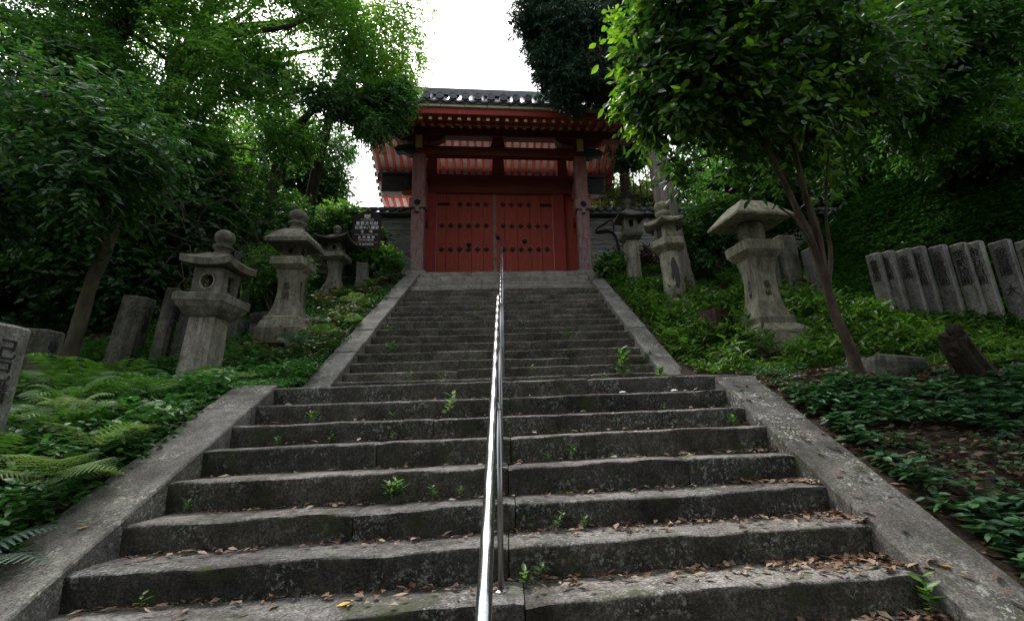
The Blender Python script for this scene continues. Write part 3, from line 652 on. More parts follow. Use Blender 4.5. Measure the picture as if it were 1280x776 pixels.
for lx in (CXG-HW+.12,CXG+HW-.12):
    P=[(-1.3,4.0),(1.3,5.42),(3.9,4.0)]+[(y,rf(y)-.1) for y in yy[::-1][2:-2]]; n=len(P)
    mb.add(([(lx-.02,a,b) for a,b in P]+[(lx+.02,a,b) for a,b in P],[tuple(range(n)),tuple(range(2*n-1,n-1,-1))]+[(i,(i+1)%n,(i+1)%n+n,i+n) for i in range(n)]))
mb.obj('gable_infill','plaster',roof)
NT=26; row=None; disc=None; dip=None
def tile_row_vf(front=True):
    v=[];f=[]; n=8; segs=NU*2
    for i in range(segs+1):
        u=i/segs; y=-1.5+2.8*u; y_=max(y,-1.45); zb=rf(y_)-.03; lip=.010*(1-((u*20)%1)); r=.083+lip
        for k in range(n+1): a=pi*k/n; v.append((r*cos(a),y,zb+r*sin(a)*1.1))
    m=n+1
    for i in range(segs):
        for k in range(n): a=i*m+k; f.append((a,a+m,a+m+1,a+1))
    if not front: v=[(x,2.6-y,z) for x,y,z in v]; f=[q[::-1] for q in f]
    return v,f
for i in range(NT):
    lx=CXG-HW+.05+i*(2*HW-.1)/(NT-1)
    if row is None:
        row=mk('tile_row',*tile_row_vf(),'tile',roof,True); row2=mk('tile_row',*tile_row_vf(False),'tile',roof,True)
        mbd=MB(); mbd.add(lathe_vf([(.092,0),(.092,.035),(.075,.035),(.07,.022),(.03,.02),(.028,.03),(.0,.03)],18),Matrix.Translation((0,-1.5,4.185))@Matrix.Rotation(pi/2,4,'X')); disc=mbd.obj('tile_end','tile',roof)
        disc2=mk('tile_end',[(x_,2.6-y_,z_) for x_,y_,z_ in mbd.v],[q[::-1] for q in mbd.f],'tile',roof)
        for o in (row,row2,disc,disc2): o.location.x=lx
    else:
        for s in (row,row2,disc,disc2): share(s.name.split('.')[0],s,roof,(lx,0,0))
    if i<NT-1:   # hanging eave tile between the discs
        p=(2*HW-.1)/(NT-1)
        if dip is None:
            n=8; v=[(p*k/n,-1.49,4.13-.045*sin(pi*k/n)) for k in range(n+1)]+[(p*k/n,-1.49,4.08-.05*sin(pi*k/n)) for k in range(n+1)]+[(p*k/n,-1.2,4.17-.045*sin(pi*k/n)+.16) for k in range(n+1)]
            f=[(k+n+1,k+n+2,k+1,k) for k in range(n)]+[(k,k+1,k+2*n+3,k+2*n+2) for k in range(n)]
            v2=[(p*k/n,-1.43,4.08-.05*sin(pi*k/n)) for k in range(n+1)]; q=len(v); v+=v2; f+=[(k+q,k+q+1,k+n+2,k+n+1) for k in range(n)]
            dip=mk('eave_tile',v,f,'tile',roof,True); dip.location.x=lx
        else: share('eave_tile',dip,roof,(lx,0,0))
# verge tiles on both gable ends (scalloped outline)
vt=None
for s,lx in ((-1,CXG-HW-.1),(1,CXG+HW+.1)):
    for i in range(26):
        y=-1.4+5.4*i/25; z=rf(y)-.06
        if vt is None:
            vt=mk('verge_tile',*tube_vf([(-.06,0,0),(.06,0,0)],.085,10),'tile',roof,True); o=vt
        else: o=share('verge_tile',vt,roof)
        o.location=(lx,y,z)
mb=MB(); mb.add(box_vf(CXG-HW-.1,CXG+HW+.1,1.14,1.46,6.25,6.45)); mb.add(tube_vf([(CXG-HW-.12,1.3,6.48),(CXG+HW+.12,1.3,6.48)],.1,10)); mb.obj('ridge','tile',roof)

# ------------------------------------------------------------------ layered tile walls either side
def tile_wall(x0,x1,label):
    Yw=12.8; e=empty('tile_wall',((x0+x1)/2,Yw,ZP-.06),0,label,'wall','layered tile walls beside the gate'); ox,oy,oz=e.location
    zb=ZP-.06; zt=7.36
    box('core',x0-ox,x1-ox,-.15,.25,-.3,zt-oz,'mortar',e)
    mb=MB(); z=zb+.03; rr=random.Random(int(x0*10))
    while z<zt-.05:
        h=rr.uniform(.022,.036); x=x0
        while x<x1-.05:
            l=rr.uniform(.22,.5); b=min(x+l,x1); pz=rr.uniform(-.004,.004); py=rr.uniform(-.02,.006)
            mb.add(box_vf(x+.004-ox,b-.004-ox,-.185+py,-.12,z-oz+pz,z+h-oz+pz)); x=b
        z+=rr.uniform(.045,.058)
    o=mb.obj('tile_courses','course',e); o['kind']='stuff'
    # coping
    prf=[(-.42,7.36),(-.42,7.40),(-.05,7.62),(.05,7.62),(.42,7.40),(.42,7.36)]; n=6
    v=[(x0-ox,a,b-oz) for a,b in prf]+[(x1-ox,a,b-oz) for a,b in prf]
    mk('coping',v,[tuple(range(n))[::-1],tuple(range(n,2*n))]+[(i,(i+1)%n,(i+1)%n+n,i+n) for i in range(n)],'tile',e)
    mk('coping_ridge',*tube_vf([(x0-ox,0,7.64-oz),(x1-ox,0,7.64-oz)],.085,10),'tile',e,True)
    src=None
    for i in range(int((x1-x0)/.25)):
        x=x0+.12+i*.25-ox
        if src is None:
            mb=MB(); mb.add(tube_vf([(0,-.47,7.445-oz),(0,-.05,7.65-oz)],.072,10)); src=mb.obj('coping_tile','tile',e,True); src.location.x=x
        else: share('coping_tile',src,e,(x,0,0))
tile_wall(-11.5,-2.62,'long grey wall of stacked roof tiles with dark coping left of the gate, behind the brown sign')
tile_wall(2.3,11.5,'long grey wall of stacked roof tiles right of the gate with a black drainpipe on it')
# drain pipe
e=empty('drainpipe',(2.62,12.55,5.4),0,'black bent drainpipe with thin branch running down the wall right of the gate','drainpipe')
def wp(px): return px
mk('pipe',*tube_vf(smooth_path([(-.1,.0,1.47),(.2,0,1.5),(.4,0,1.42),(.5,0,1.1),(.56,0,.4),(.58,0,.0)],5),.035,8),'dark',e,True)
mk('branch_pipe',*tube_vf(smooth_path([(-.1,.0,1.53),(.15,0,1.72),(.38,0,1.82),(.42,0,1.5)],5),.018,6),'dark',e,True)
mb=MB()
for p in ((.2,0,1.5),(.51,0,1.05)): mb.add(tube_vf([Vector(p)+Vector((-.02,0,.02)),Vector(p)+Vector((.02,0,-.02))],.05,8))
mb.obj('pipe_collar','dark',e)
# iron fence on the right wall
e=empty('iron_fence',(2.7,12.82,7.7),0,'black iron bar fence standing on the wall right of the gate','fence')
bar=None
for i in range(24):
    if bar is None: bar=mk('bar',*tube_vf([(0,0,0),(0,0,1.28),(0,0,1.36)],[.014,.014,.002],6),'dark',e); bar.location.x=.1
    else: share('bar',bar,e,(.1+i*.2,0,0))
for z in (.06,.36): mk('cross_rail',*tube_vf([(0,0,z),(4.9,0,z)],.018,6),'dark',e)

# ------------------------------------------------------------------ text helper
FONT=None
def text_mesh(s, size, depth=.003, vertical=False, spacing=1.0):
    cu=bpy.data.curves.new('t','FONT'); cu.body=s if not vertical else '\n'.join(s); cu.size=size; cu.extrude=depth
    cu.align_x='CENTER'; cu.align_y='CENTER' if not vertical else 'TOP'; cu.space_line=.95 if vertical else 1; cu.space_character=spacing; cu.resolution_u=2
    o=bpy.data.objects.new('t',cu); COL.objects.link(o); bpy.context.view_layer.update()
    me=bpy.data.meshes.new_from_object(o.evaluated_get(bpy.context.evaluated_depsgraph_get())); bpy.data.objects.remove(o); bpy.data.curves.remove(cu); return me
def put_text(name,s,size,mat,parent,loc,rot=(pi/2,0,0),vertical=False,spacing=1.,depth=.003,embolden=None):
    me=text_mesh(s,size,depth,vertical,spacing); me.materials.clear(); me.materials.append(MAT[mat]); me.name=name
    o=bpy.data.objects.new(name,me); COL.objects.link(o); o.parent=parent; o.location=loc; o.rotation_euler=rot; return o

# ------------------------------------------------------------------ sign
S=empty('information_sign',(-3.3,10.95,4.95),.03,'brown notice board with white Japanese lettering on a post left of the gate','sign')
bw,bh0,bh1=.325,.86,1.74; v=[(-bw,-.015,bh0),(bw,-.015,bh0),(bw,-.015,bh1-.06),(0.03,-.015,bh1+.05),(-.03,-.015,bh1+.05),(-bw,-.015,bh1-.06)]; n=6
mk('board',v+[(a,.015,c) for a,b,c in v],[tuple(range(n)),tuple(range(2*n-1,n-1,-1))]+[(i,i+n,(i+1)%n+n,(i+1)%n) for i in range(n)],'signboard',S)
mk('sign_post',*tube_vf([(0,.03,-.2),(0,.03,bh1+.12)],.022,8),'signboard',S); mk('post_tip',*lathe_vf([(.03,bh1+.05),(.035,bh1+.08),(.012,bh1+.13)],8,0,.03),'signboard',S)
mb=MB()   # emblem: three stacked wave strokes
for k in range(3):
    P=[(x*.07,-.018,1.70-k*.034-.016*sin((x+1)*pi/2)) for x in np.linspace(-1,1,9)]
    v=[(a,-.0185,c+.009) for a,b,c in P]+[(a,-.0185,c-.009) for a,b,c in P]
    mb.add((v,[(i+9,i+10,i+1,i) for i in range(8)]))
mb.obj('emblem','signwhite',S)
for s,size,z,mt,sp_ in (('文化財愛護',.058,1.56,'signgold',1.15),('重要文化財',.098,1.468,'signwhite',1.12),('石清水八幡宮',.092,1.36,'signwhite',1.0),('全　域',.075,1.262,'signwhite',1.6),('文化庁・京都府教育委員会・八幡市',.034,1.185,'signgold',1.0),('火 気 厳 禁',.075,1.115,'signwhite',1.1),('FIRE PROHIBITED',.045,1.05,'signwhite',1.0),('◎ HITACHI',.062,.94,'signwhite',1.05)):
    put_text('lettering',s,size,mt,S,(0,-.0185,z),spacing=sp_)
box('rule_line',-.27,.27,-.0195,-.0155,.99,.996,'signgold',S)
o=mk('short_stone_marker',*subdiv_rough(box_vf(-.13,.13,-.1,.1,-.3,.62),2,.02,5,.03,4),'oldstone'); o.location=(-3.28,10.75,4.75); tag(o,'short mossy stone stub standing in front of the sign post','stone post')

# ------------------------------------------------------------------ lanterns
def sqring(hw,z,c=.0,hy=None):
    hy=hy or hw; return [(-hw,-hy,z),(hw,-hy,z),(hw,hy,z),(-hw,hy,z)]
def loft(rings):
    v=[];f=[]; n=len(rings[0])
    for r in rings: v+=r
    for i in range(len(rings)-1):
        for k in range(n): a=i*n+k; b=i*n+(k+1)%n; f.append((a,b,b+n,a+n))
    f.append(tuple(range(n))[::-1]); f.append(tuple((len(rings)-1)*n+k for k in range(n))); return v,f
def dense_loft(rings,sub=6):
    """split each side of a square ring so that profiles can be bent"""
    out=[]
    for r in rings:
        q=[]; n=len(r)
        for k in range(n):
            a=Vector(r[k]); b=Vector(r[(k+1)%n])
            for j in range(sub): q.append(tuple(a.lerp(b,j/sub)))
        out.append(q)
    return loft(out)
def rough(vf,amp=.006,sc=7,sd=0):
    P=np.array(vf[0]); c=P.mean(0); d=nrm(P-c); P=P+d*(fbm(P+sd*5.3,sc,3)*amp)[:,None]; return list(map(tuple,P)),vf[1]
def sq_roof(hw,z0_,h,lift,top,th=.05,sub=8,conc=.5):
    """hipped stone cap with upturned corners, eave thickness and flat underside"""
    rings=[]
    def ring(w_,z,up):
        r=[]
        for k in range(4):
            a=[(-1,-1),(1,-1),(1,1),(-1,1)][k]; b=[(1,-1),(1,1),(-1,1),(-1,-1)][k]
            for j in range(sub):
                t=j/sub; x=a[0]+(b[0]-a[0])*t; y=a[1]+(b[1]-a[1])*t; e=abs(2*t-1)**2.2
                r.append((x*w_,y*w_,z+up*e))
        return r
    rings.append(ring(hw*.35,z0_+.02,0)); rings.append(ring(hw*.9,z0_,lift*.7)); rings.append(ring(hw,z0_+.005,lift)); rings.append(ring(hw*1.0,z0_+th,lift))
    for k in range(1,7):
        t=k/6; w_=hw+(top-hw)*t; z=z0_+th+h*(t**(1+conc) if conc>=0 else 1-(1-t)**(1-conc)); rings.append(ring(w_,z,lift*(1-t)**1.5))
    return loft(rings)
def finial(r,z,h,n=16):
    return lathe_vf([(r*.75,z),(r*.8,z+h*.12),(r*.55,z+h*.17),(r*.95,z+h*.28),(r*1.0,z+h*.36),(r*.6,z+h*.45),(r*.9,z+h*.55),(r*1.0,z+h*.68),(r*.9,z+h*.84),(r*.5,z+h*.97),(r*.12,z+h)],n)
def firebox(parent,hw,za,zb,mat,hole='round',r=.07,cols=True):
    t=.045*hw/.2; mb=MB()
    # four walls; the front and sides carry an opening
    def wall(ax,sgn,kind):
        n=20; hwz=(zb-za)/2; cz=(za+zb)/2; out=[];inn=[]
        for k in range(n):
            a=2*pi*k/n+pi/4*1.0
            ca,sa=cos(a),sin(a); m=max(abs(ca),abs(sa)); out.append((ca/m*hw,cz+sa/m*hwz))
            if kind=='round': inn.append((ca*r,cz+sa*r))
            else: mm=max(abs(ca)/(r*1.0),abs(sa)/(r*1.25)); inn.append((ca/mm,cz+sa/mm))
        v=[];f=[]
        for d in (hw,hw-t):
            for q in (out,inn):
                for (u_,z) in q:
                    s_=min(1,abs(d)/1e-6); uu=u_
                    if d<hw and q is out: uu=u_*(hw-.0)/hw
                    v.append((uu,-d,z))
        N=n
        for k in range(N):
            k2=(k+1)%N; f.append((k,k2,N+k2,N+k)); f.append((3*N+k,3*N+k2,2*N+k2,2*N+k)); f.append((N+k,N+k2,3*N+k2,3*N+k))
        mb.add((v,f),Matrix.Rotation(ax,4,'Z'))
    wall(0,1,hole); wall(pi/2,1,'sq'); wall(-pi/2,1,'sq'); wall(pi,1,hole)
    o=mb.obj('fire_box',mat,parent)
    if hole=='round':   # raised ring round the hole
        rg=MB(); P=[(cos(2*pi*k/18)*r*1.25,-hw-.004,(za+zb)/2+sin(2*pi*k/18)*r*1.25) for k in range(19)]; rg.add(tube_vf(P,.012,6,False)); rg.obj('fire_box_ring',mat,parent,True)
    return o
LG='old stone lanterns lining the stairs'
def lantern(loc,rz_,tilt,label): 
    return empty('stone_lantern',loc,rot=(tilt[0],tilt[1],rz_),label=label,cat='stone lantern',group=None)
def gz(x,y): return float(H(np.array(x),np.array(y)))
# 1: nearest left, square shaft
x,y=-3.84,6.3; L=lantern((x,y,gz(x,y)-.15),-.02,(0,.06),'speckled granite lantern with a square shaft, nearest of the three on the left bank'); L.scale=(0.8,0.8,1)
mk('shaft',*rough(dense_loft([sqring(.225,-.2),sqring(.215,0),sqring(.205,.35),sqring(.195,.7),sqring(.185,1.07)],5),.008,6),'granite',L)
rings=[]
def petal_ring(hw,z,amp,sub=12):
    r=[]
    for k in range(4):
        a=[(-1,-1),(1,-1),(1,1),(-1,1)][k]; b=[(1,-1),(1,1),(-1,1),(-1,-1)][k]
        for j in range(sub): t=j/sub; s_=1-amp*abs(cos(pi*4*t)); r.append(((a[0]+(b[0]-a[0])*t)*hw*s_,(a[1]+(b[1]-a[1])*t)*hw*s_,z))
    return r
mk('platform',*rough(loft([petal_ring(.22,1.07,0),petal_ring(.27,1.1,.05),petal_ring(.34,1.17,.045),petal_ring(.365,1.235,.0),petal_ring(.375,1.24,0),petal_ring(.375,1.33,0),petal_ring(.36,1.34,0)]),.006,8),'granite',L)
firebox(L,.225,1.34,1.69,'granite','round',.085)
mk('cap',*rough(sq_roof(.385,1.69,.14,.045,.13,.09,8,.35),.006,8),'mossy',L)
mk('finial',*rough(finial(.15,1.9,.36),.006,9),'mossy',L,True)
def flare_shaft(L_,mat,z0_,z1_,wb,ww,wt,amp=.004,pw=2.2):
    R=[]
    for k in range(13):
        t=k/12
        w_=ww+(wb-ww)*max(0,1-t/.62)**pw+(wt-ww)*max(0,(t-.62)/.38)**1.6; R.append(sqring(w_,z0_+(z1_-z0_)*t))
    return mk('shaft',*rough(dense_loft(R,4),amp,6),mat,L_)
def carving(parent,s,size,loc,rot,mat='carve'):
    return put_text('inscription',s,size,mat,parent,loc,rot,True,depth=.002)
# 2: middle left
x,y=-3.52,7.85; L=lantern((x,y,gz(x,y)-.10),-.03,(0,.01),'brownish lantern with a flared concave shaft, middle one of the three on the left bank'); L.scale=(0.77,0.77,1)
mk('base',*rough(dense_loft([sqring(.43,0),sqring(.43,.24),sqring(.40,.27),sqring(.36,.36)],5),.008,6),'olive',L)
mk('plinth',*rough(dense_loft([sqring(.34,.36),sqring(.34,.42),sqring(.30,.44)],4),.004,6),'olive',L)
flare_shaft(L,'olive',.44,1.22,.29,.185,.235)
mk('platform',*rough(dense_loft([sqring(.25,1.22),sqring(.33,1.29),sqring(.33,1.41),sqring(.31,1.42)],5),.005,8),'olive',L)
firebox(L,.175,1.42,1.66,'mossy','round',.05)
mk('cap',*rough(sq_roof(.44,1.64,.24,.0,.15,.07,8,-.25),.006,8),'mossy',L)
mk('finial',*rough(finial(.19,1.94,.38),.004,9),'mossy',L,True)
carving(L,'奉納',.15,(0,-.205,1.0),(pi/2-.05,0,0)); carving(L,'明治三十年',.09,(.2,0,1.05),(pi/2,0,pi/2))
# 3: far left
x,y=-3.82,10.55; L=lantern((x,y,gz(x,y)-.12),-.05,(0,0),'small dark lantern with upturned cap, farthest left one, beside the sign'); L.scale=(0.87,0.87,1)
mk('base',*rough(dense_loft([sqring(.33,-.1),sqring(.33,.08),sqring(.29,.1)],4),.006,6),'mossy',L)
flare_shaft(L,'mossy',.1,.8,.26,.12,.16,pw=1.8)
mk('platform',*rough(dense_loft([sqring(.17,.8),sqring(.29,.88),sqring(.29,.98),sqring(.27,.99)],5),.005,8),'mossy',L)
firebox(L,.165,.99,1.25,'mossy','round',.05)
mk('cap',*rough(sq_roof(.42,1.25,.14,.09,.1,.05,8,.8),.006,8),'oldstone',L)
mk('finial',*rough(finial(.1,1.44,.24),.004,9),'oldstone',L,True)
# R1 far right
x,y=2.98,10.7; L=lantern((x,y,gz(x,y)-.08),.03,(0,.0),'square-shafted lantern under a dark cap, farthest of three on the right bank'); L.scale=(0.8,0.8,1)
mk('shaft',*rough(dense_loft([sqring(.2,0),sqring(.185,.5),sqring(.175,1.05)],4),.006,6),'olive',L)
mk('platform',*rough(dense_loft([sqring(.2,1.05),sqring(.3,1.13),sqring(.31,1.2),sqring(.28,1.22),sqring(.25,1.3)],5),.006,8),'mossy',L)
firebox(L,.2,1.3,1.62,'mossy','sq',.075)
mk('cap',*rough(sq_roof(.42,1.6,.2,.05,.12,.05,8,.5),.006,8),'oldstone',L)
mk('finial',*rough(finial(.13,1.84,.33),.004,9),'oldstone',L,True)
# R2 hexagonal
x,y=3.2,8.6; L=lantern((x,y,gz(x,y)-.05),.1,(.0,-.06),'hexagonal lantern on a round shaft with a dark peeled patch, on the right bank'); L.scale=(0.95,0.95,1)
mk('base',*rough(lathe_vf([(.36,-.1),(.36,.08),(.31,.15),(.2,.18)],24),.02,5),'olive',L,True)
mk('shaft',*rough(lathe_vf([(.215,.17),(.21,.5),(.205,.8),(.2,1.12)],24),.004,6),'olive',L,True)
hexr=lambda r,z,up=0,sub=4:[tuple(Vector((r*cos(pi/3*k),r*sin(pi/3*k),z)).lerp(Vector((r*cos(pi/3*(k+1)),r*sin(pi/3*(k+1)),z)),j/sub)+Vector((0,0,up*abs(2*j/sub-1)**2))) for k in range(6) for j in range(sub)]
mk('platform',*rough(loft([hexr(.22,1.12),hexr(.36,1.22),hexr(.375,1.24),hexr(.375,1.33),hexr(.35,1.36)]),.004,8),'olive',L)
mk('fire_box',*rough(loft([hexr(.26,1.36),hexr(.25,1.68)]),.003,8),'olive',L)
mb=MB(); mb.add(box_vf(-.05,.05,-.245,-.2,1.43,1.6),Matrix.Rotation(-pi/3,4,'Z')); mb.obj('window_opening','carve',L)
rr=[hexr(.2,1.66),hexr(.42,1.64,.04),hexr(.465,1.65,.07),hexr(.465,1.70,.07)]
for k in range(1,6): t=k/5; rr.append(hexr(.465+(.13-.465)*t,1.70+.17*t**1.3,.07*(1-t)**1.5))
mk('cap',*rough(loft(rr),.004,8),'olive',L)
mk('finial',*rough(lathe_vf([(.1,1.87),(.15,1.92),(.16,1.97),(.1,2.01),(.14,2.04),(.165,2.1),(.14,2.16),(.06,2.2)],16),.004,9),'olive',L,True)
# dark patch curved on shaft
n=14;mz=12; V=[];Fc=[]
for j in range(mz+1):
    for i in range(n+1):
        a=-pi/2-.1+(i/n-.5)*1.25; z=.36+.62*j/mz; V.append((.212*cos(a),.212*sin(a),z))
for j in range(mz):
    for i in range(n):
        u=(i+.5)/n-.5; w_=(j+.5)/mz-.5; q=fnoise(np.array([i*.37,j*.41,.3]),1.6)
        if abs(u+.1*w_)*2.2+abs(w_)*1.3*abs(w_)*1.2 < .62+.28*q: a=j*(n+1)+i; Fc.append((a,a+1,a+n+2,a+n+1))
mk('peeled_patch',V,Fc,'patch',L)
# R3 nearest right, big
x,y=3.9,6.8; L=lantern((x,y,gz(x,y)-.22),.16,(.0,-.03),'big lantern with a heavy hipped cap and concave shaft, nearest on the right bank'); L.scale=(.84,.68,1.05)
mk('base',*rough(dense_loft([sqring(.54,0),sqring(.54,.30),sqring(.50,.33),sqring(.37,.41)],6),.008,5),'olive',L)
mk('lower_base',*rough(dense_loft([sqring(.6,-.1),sqring(.6,.12),sqring(.58,.14)],5),.01,5),'mossy',L)
mk('plinth',*rough(dense_loft([sqring(.37,.41),sqring(.37,.5),sqring(.34,.52)],4),.004,6),'olive',L)
flare_shaft(L,'olive',.52,1.40,.32,.215,.27)
mk('platform',*rough(dense_loft([sqring(.28,1.40),sqring(.39,1.50),sqring(.40,1.63),sqring(.37,1.65)],5),.005,8),'olive',L)
mk('fire_box',*rough(lathe_vf([(.2,1.65),(.24,1.7),(.255,1.82),(.24,1.95),(.2,1.99)],24),.003,8),'mossy',L,True)
mk('cap',*rough(sq_roof(.6,1.97,.28,.0,.26,.04,8,-.1),.006,6),'olive',L)
carving(L,'永代常夜燈',.11,(-.235,-.0,1.1),(pi/2,0,-pi/2)); carving(L,'奉納',.14,(0,-.23,1.05),(pi/2,0,0))

# ------------------------------------------------------------------ inscribed stone posts
def stone_post(x,y,w_,d_,h,lean,rz_,mat,label,words=None,tsize=.1,group=None,sink=.25,fwd=0,side=0,name='stone_post'):
    z=gz(x,y); o=empty(name,(x,y,z),rot=(fwd,lean,rz_),label=label,cat='stone post',group=group)
    v,f=rough(dense_loft([sqring(w_/2,-sink,hy=d_/2),sqring(w_/2,h*.3,hy=d_/2),sqring(w_/2,h*.6,hy=d_/2),sqring(w_/2,h-.018,hy=d_/2),sqring(w_/2-.012,h,hy=max(.02,d_/2-.012))],5),.0045,6,x)
    mk('post_body',v,f,mat,o)
    if words:
        if side: put_text('inscription',words,tsize,'carve',o,(side*(w_/2+.004),0,h-.1),(pi/2,0,side*pi/2),True,depth=.004)
        else: put_text('inscription',words,tsize,'carve',o,(0,-d_/2-.006,h-.12),(pi/2,0,0),True,depth=.004)
    return o
PG='row of inscribed donor stones on the right'
words=['金壹圓','金貳圓','金参圓','金五拾圓','金壹百圓','金貳拾圓','金五百圓','金百圓 大','金参百圓','金拾圓']
where=['short left end post of the right-hand stone row, thin and lowest','second post from the left end of the right-hand stone row','third post from the left end of the right-hand stone row, closely paired with its neighbour',
 'fourth post from the left of the right-hand stone row, standing before a dark gap','fifth post of the right-hand stone row, alone between two dark gaps','sixth post of the right-hand stone row, pale and closely paired','seventh post of the right-hand stone row with long inscription',
 'eighth post of the right-hand stone row, taller with chamfered top','ninth post of the right-hand stone row, broad and dark near the photo edge','last post of the right-hand stone row, cut by the right photo edge']
xs=[6.2,6.36,6.6,6.76,7.02,7.28,7.46,7.76,8.06,8.36]; 
for i,xx in enumerate(xs):
    yy_=7.2-(xx-6.2)*.45; stone_post(xx+.06,yy_,.165,.2 if i<7 else .24,1.06+.035*i+(.03 if i>4 else 0),-.10,.38,'post',where[i],words[i],.135+.004*i,PG,side=-1)
stone_post(-3.44,3.42,.22,.28,1.05,.04,.12,'post','tall pale inscribed stone post cut off by the left photo edge','己巳講',.15,side=1)
o=stone_post(-4.6,5.05,.22,.22,.78,.06,.1,'oldstone','low dark stone post with carved face beside the leftmost tree trunk','奉納',.12,side=1)
LGp='dark leaning donor stones behind the nearest left lantern'
stone_post(-5.25,6.95,.30,.2,1.12,.12,.05,'oldstone','broad dark leaning slab with faint carving, leftmost of the group behind the nearest left lantern','大阪市',.14,LGp,side=1)
for xx,yy_,hh,lb,wd in ((-4.82,7.0,1.2,'tallest narrow dark stone behind the nearest left lantern, beside the broad slab','金百圓也'),(-4.62,7.1,1.1,'middle narrow carved stone left of the granite lantern shaft','金五拾圓'),(-4.42,7.15,1.0,'rightmost narrow carved stone just left of the granite lantern shaft','金拾圓')):
    stone_post(xx,yy_,.13,.17,hh,.09,.1,'oldstone',lb,wd,.12,LGp,side=1)
for i in range(7):
    xx=-5.3+i*.2; yy_=9.0+.1*i; stone_post(xx,yy_,.13,.16,1.35-.03*i,.03,.1,'oldstone',['leftmost','second','third','fourth','fifth','sixth','rightmost'][i]+' thin stone paling of the dim row behind the left lanterns',None,group='stone palings behind the left lanterns')
for i,(xx,yy_,h_,l_) in enumerate(((4.95,8.3,1.25,'broad dim stone slab directly right of the big right lantern'),(5.45,8.4,1.2,'dim stone slab behind the thin leaning tree'),(5.85,8.2,.95,'small dim stone in the shade right of the thin leaning tree'))):
    stone_post(xx,yy_,.36,.2,h_,-.05,.2,'oldstone',l_)
for i,(xx,yy_,sx,l_) in enumerate(((-4.0,8.35,.6,'rough dark boulder between the first and second left lanterns'),(-4.6,8.2,.5,'dark foundation rock under the stone palings on the left'))):
    o=mk('rock',*subdiv_rough(box_vf(-sx/2,sx/2,-.2,.2,-.2,.32),2,.05,3,.06,i+2),'oldstone'); o.location=(xx,yy_,gz(xx,yy_)); tag(o,l_,'rock')
o=mk('rock',*subdiv_rough(box_vf(-.32,.32,-.2,.2,-.15,.14),2,.05,3,.05,7),'oldstone'); o.location=(3.88,4.65,gz(3.88,4.65)); o.rotation_euler=(.1,.05,.2); tag(o,'flat low rock beside the foot of the thin tree on the right','rock')
# stumps
def stump(x,y,r,h,label,mat,lean=(0,0),cut=0):
    e=empty('tree_stump',(x,y,gz(x,y)),rot=(lean[0],lean[1],.3),label=label,cat='tree stump')
    n=22; v=[];f=[]; rr=random.Random(int(x*10)); ph=[1+.12*rr.uniform(-1,1) for _ in range(n)]
    R=[(1.25,-.15),(1.1,.05),(1.0,.3*h),(.97,.7*h),(.98,h),(.8,h-.015),(.3,h-.03)]
    for rr_,z in R:
        for k in range(n): a=2*pi*k/n; v.append((r*rr_*ph[k]*cos(a),r*rr_*ph[k]*sin(a),z+(cut*cos(a)+.03*sin(7*a)*(cut>0) if z>.6*h else 0)))
    for i in range(len(R)-1):
        for k in range(n): a=i*n+k;b=i*n+(k+1)%n; f.append((a,b,b+n,a+n))
    f.append(tuple((len(R)-1)*n+k for k in range(n))); mk('stump_wood',v,f,mat,e)
stump(3.32,7.3,.27,.36,'broad low cut tree stump in the weeds left of the big right lantern','stumpbark')
stump(4.55,4.3,.14,.46,'dark splintered leaning stump in the shade on the right bank','rot',(-.1,-.55),.1)

# ------------------------------------------------------------------ plants
def ground_pts(n,x0,x1,y0_,y1,mask=None):
    x=RNG.uniform(x0,x1,n); y=RNG.uniform(y0_,y1,n)
    if mask is not None: k=mask(x,y); x=x[k]; y=y[k]
    return np.stack([x,y,H(x,y)],-1)
def tufts(P,h,spread,per,L,W,big=False,up=.9,tilt=.5,stemh=None):
    """low plants: at each point, 'per' leaves round a short stem"""
    n=len(P); hh=h*(.3+.9*RNG.random(n)); a=RNG.random((n,per))*2*pi; rr=spread*RNG.random((n,per))
    lv=.55+.45*RNG.random((n,per))
    Q=P[:,None]+np.stack([cos_(a)*rr,sin_(a)*rr,hh[:,None]*lv],-1)
    D=np.stack([cos_(a),sin_(a),(RNG.random((n,per))-.45)*tilt*2],-1)
    N=np.zeros_like(D); N[...,2]=up; N=N+rdir(n*per).reshape(n,per,3)*.35
    q=n*per; return leaves(Q.reshape(q,3),D.reshape(q,3),N.reshape(q,3),L*(.6+.7*RNG.random(q)),W*(.6+.7*RNG.random(q)),big=big)
cos_,sin_=np.cos,np.sin
def stuff(name,VF,mat,label=None):
    o=mk(name,VF[0],VF[1],mat); tag(o,label,None,None,'stuff'); return o
def merge(*L):
    V=[];F=[];k=0
    for v,f in L: V.append(v); F.append(f+k); k+=len(v)
    return np.concatenate(V),np.concatenate(F)
# left bank carpet
nm=lambda x,y,s,t: fbm(np.stack([x,y,0*x],-1),s,2)>t
P=ground_pts(20000,-6.5,-2.42,1.6,12.3,lambda x,y:(x<-2.5-.1*np.sin(y*3))&nm(x,y,.9,-.5)&(y+x*.35<10.6+0*x)|((x<-2.5)&(y<7)))
V1=tufts(P,.09,.08,5,.052,.03); 
P2=ground_pts(2600,-4.8,-2.5,2.0,7.5,lambda x,y:nm(x,y,1.3,-.1)); V2=tufts(P2,.26,.08,7,.075,.04,True)
stuff('ground_cover_left',merge(V1,V2),'cover','dense low green plants covering the left bank beside the steps')
P=ground_pts(7000,-12,-4.3,4,12.3,lambda x,y:nm(x,y,.9,-.1)); stuff('undergrowth_left',tufts(P,.3,.12,5,.09,.05),'leafdark','dark undergrowth beneath the trees on the left')
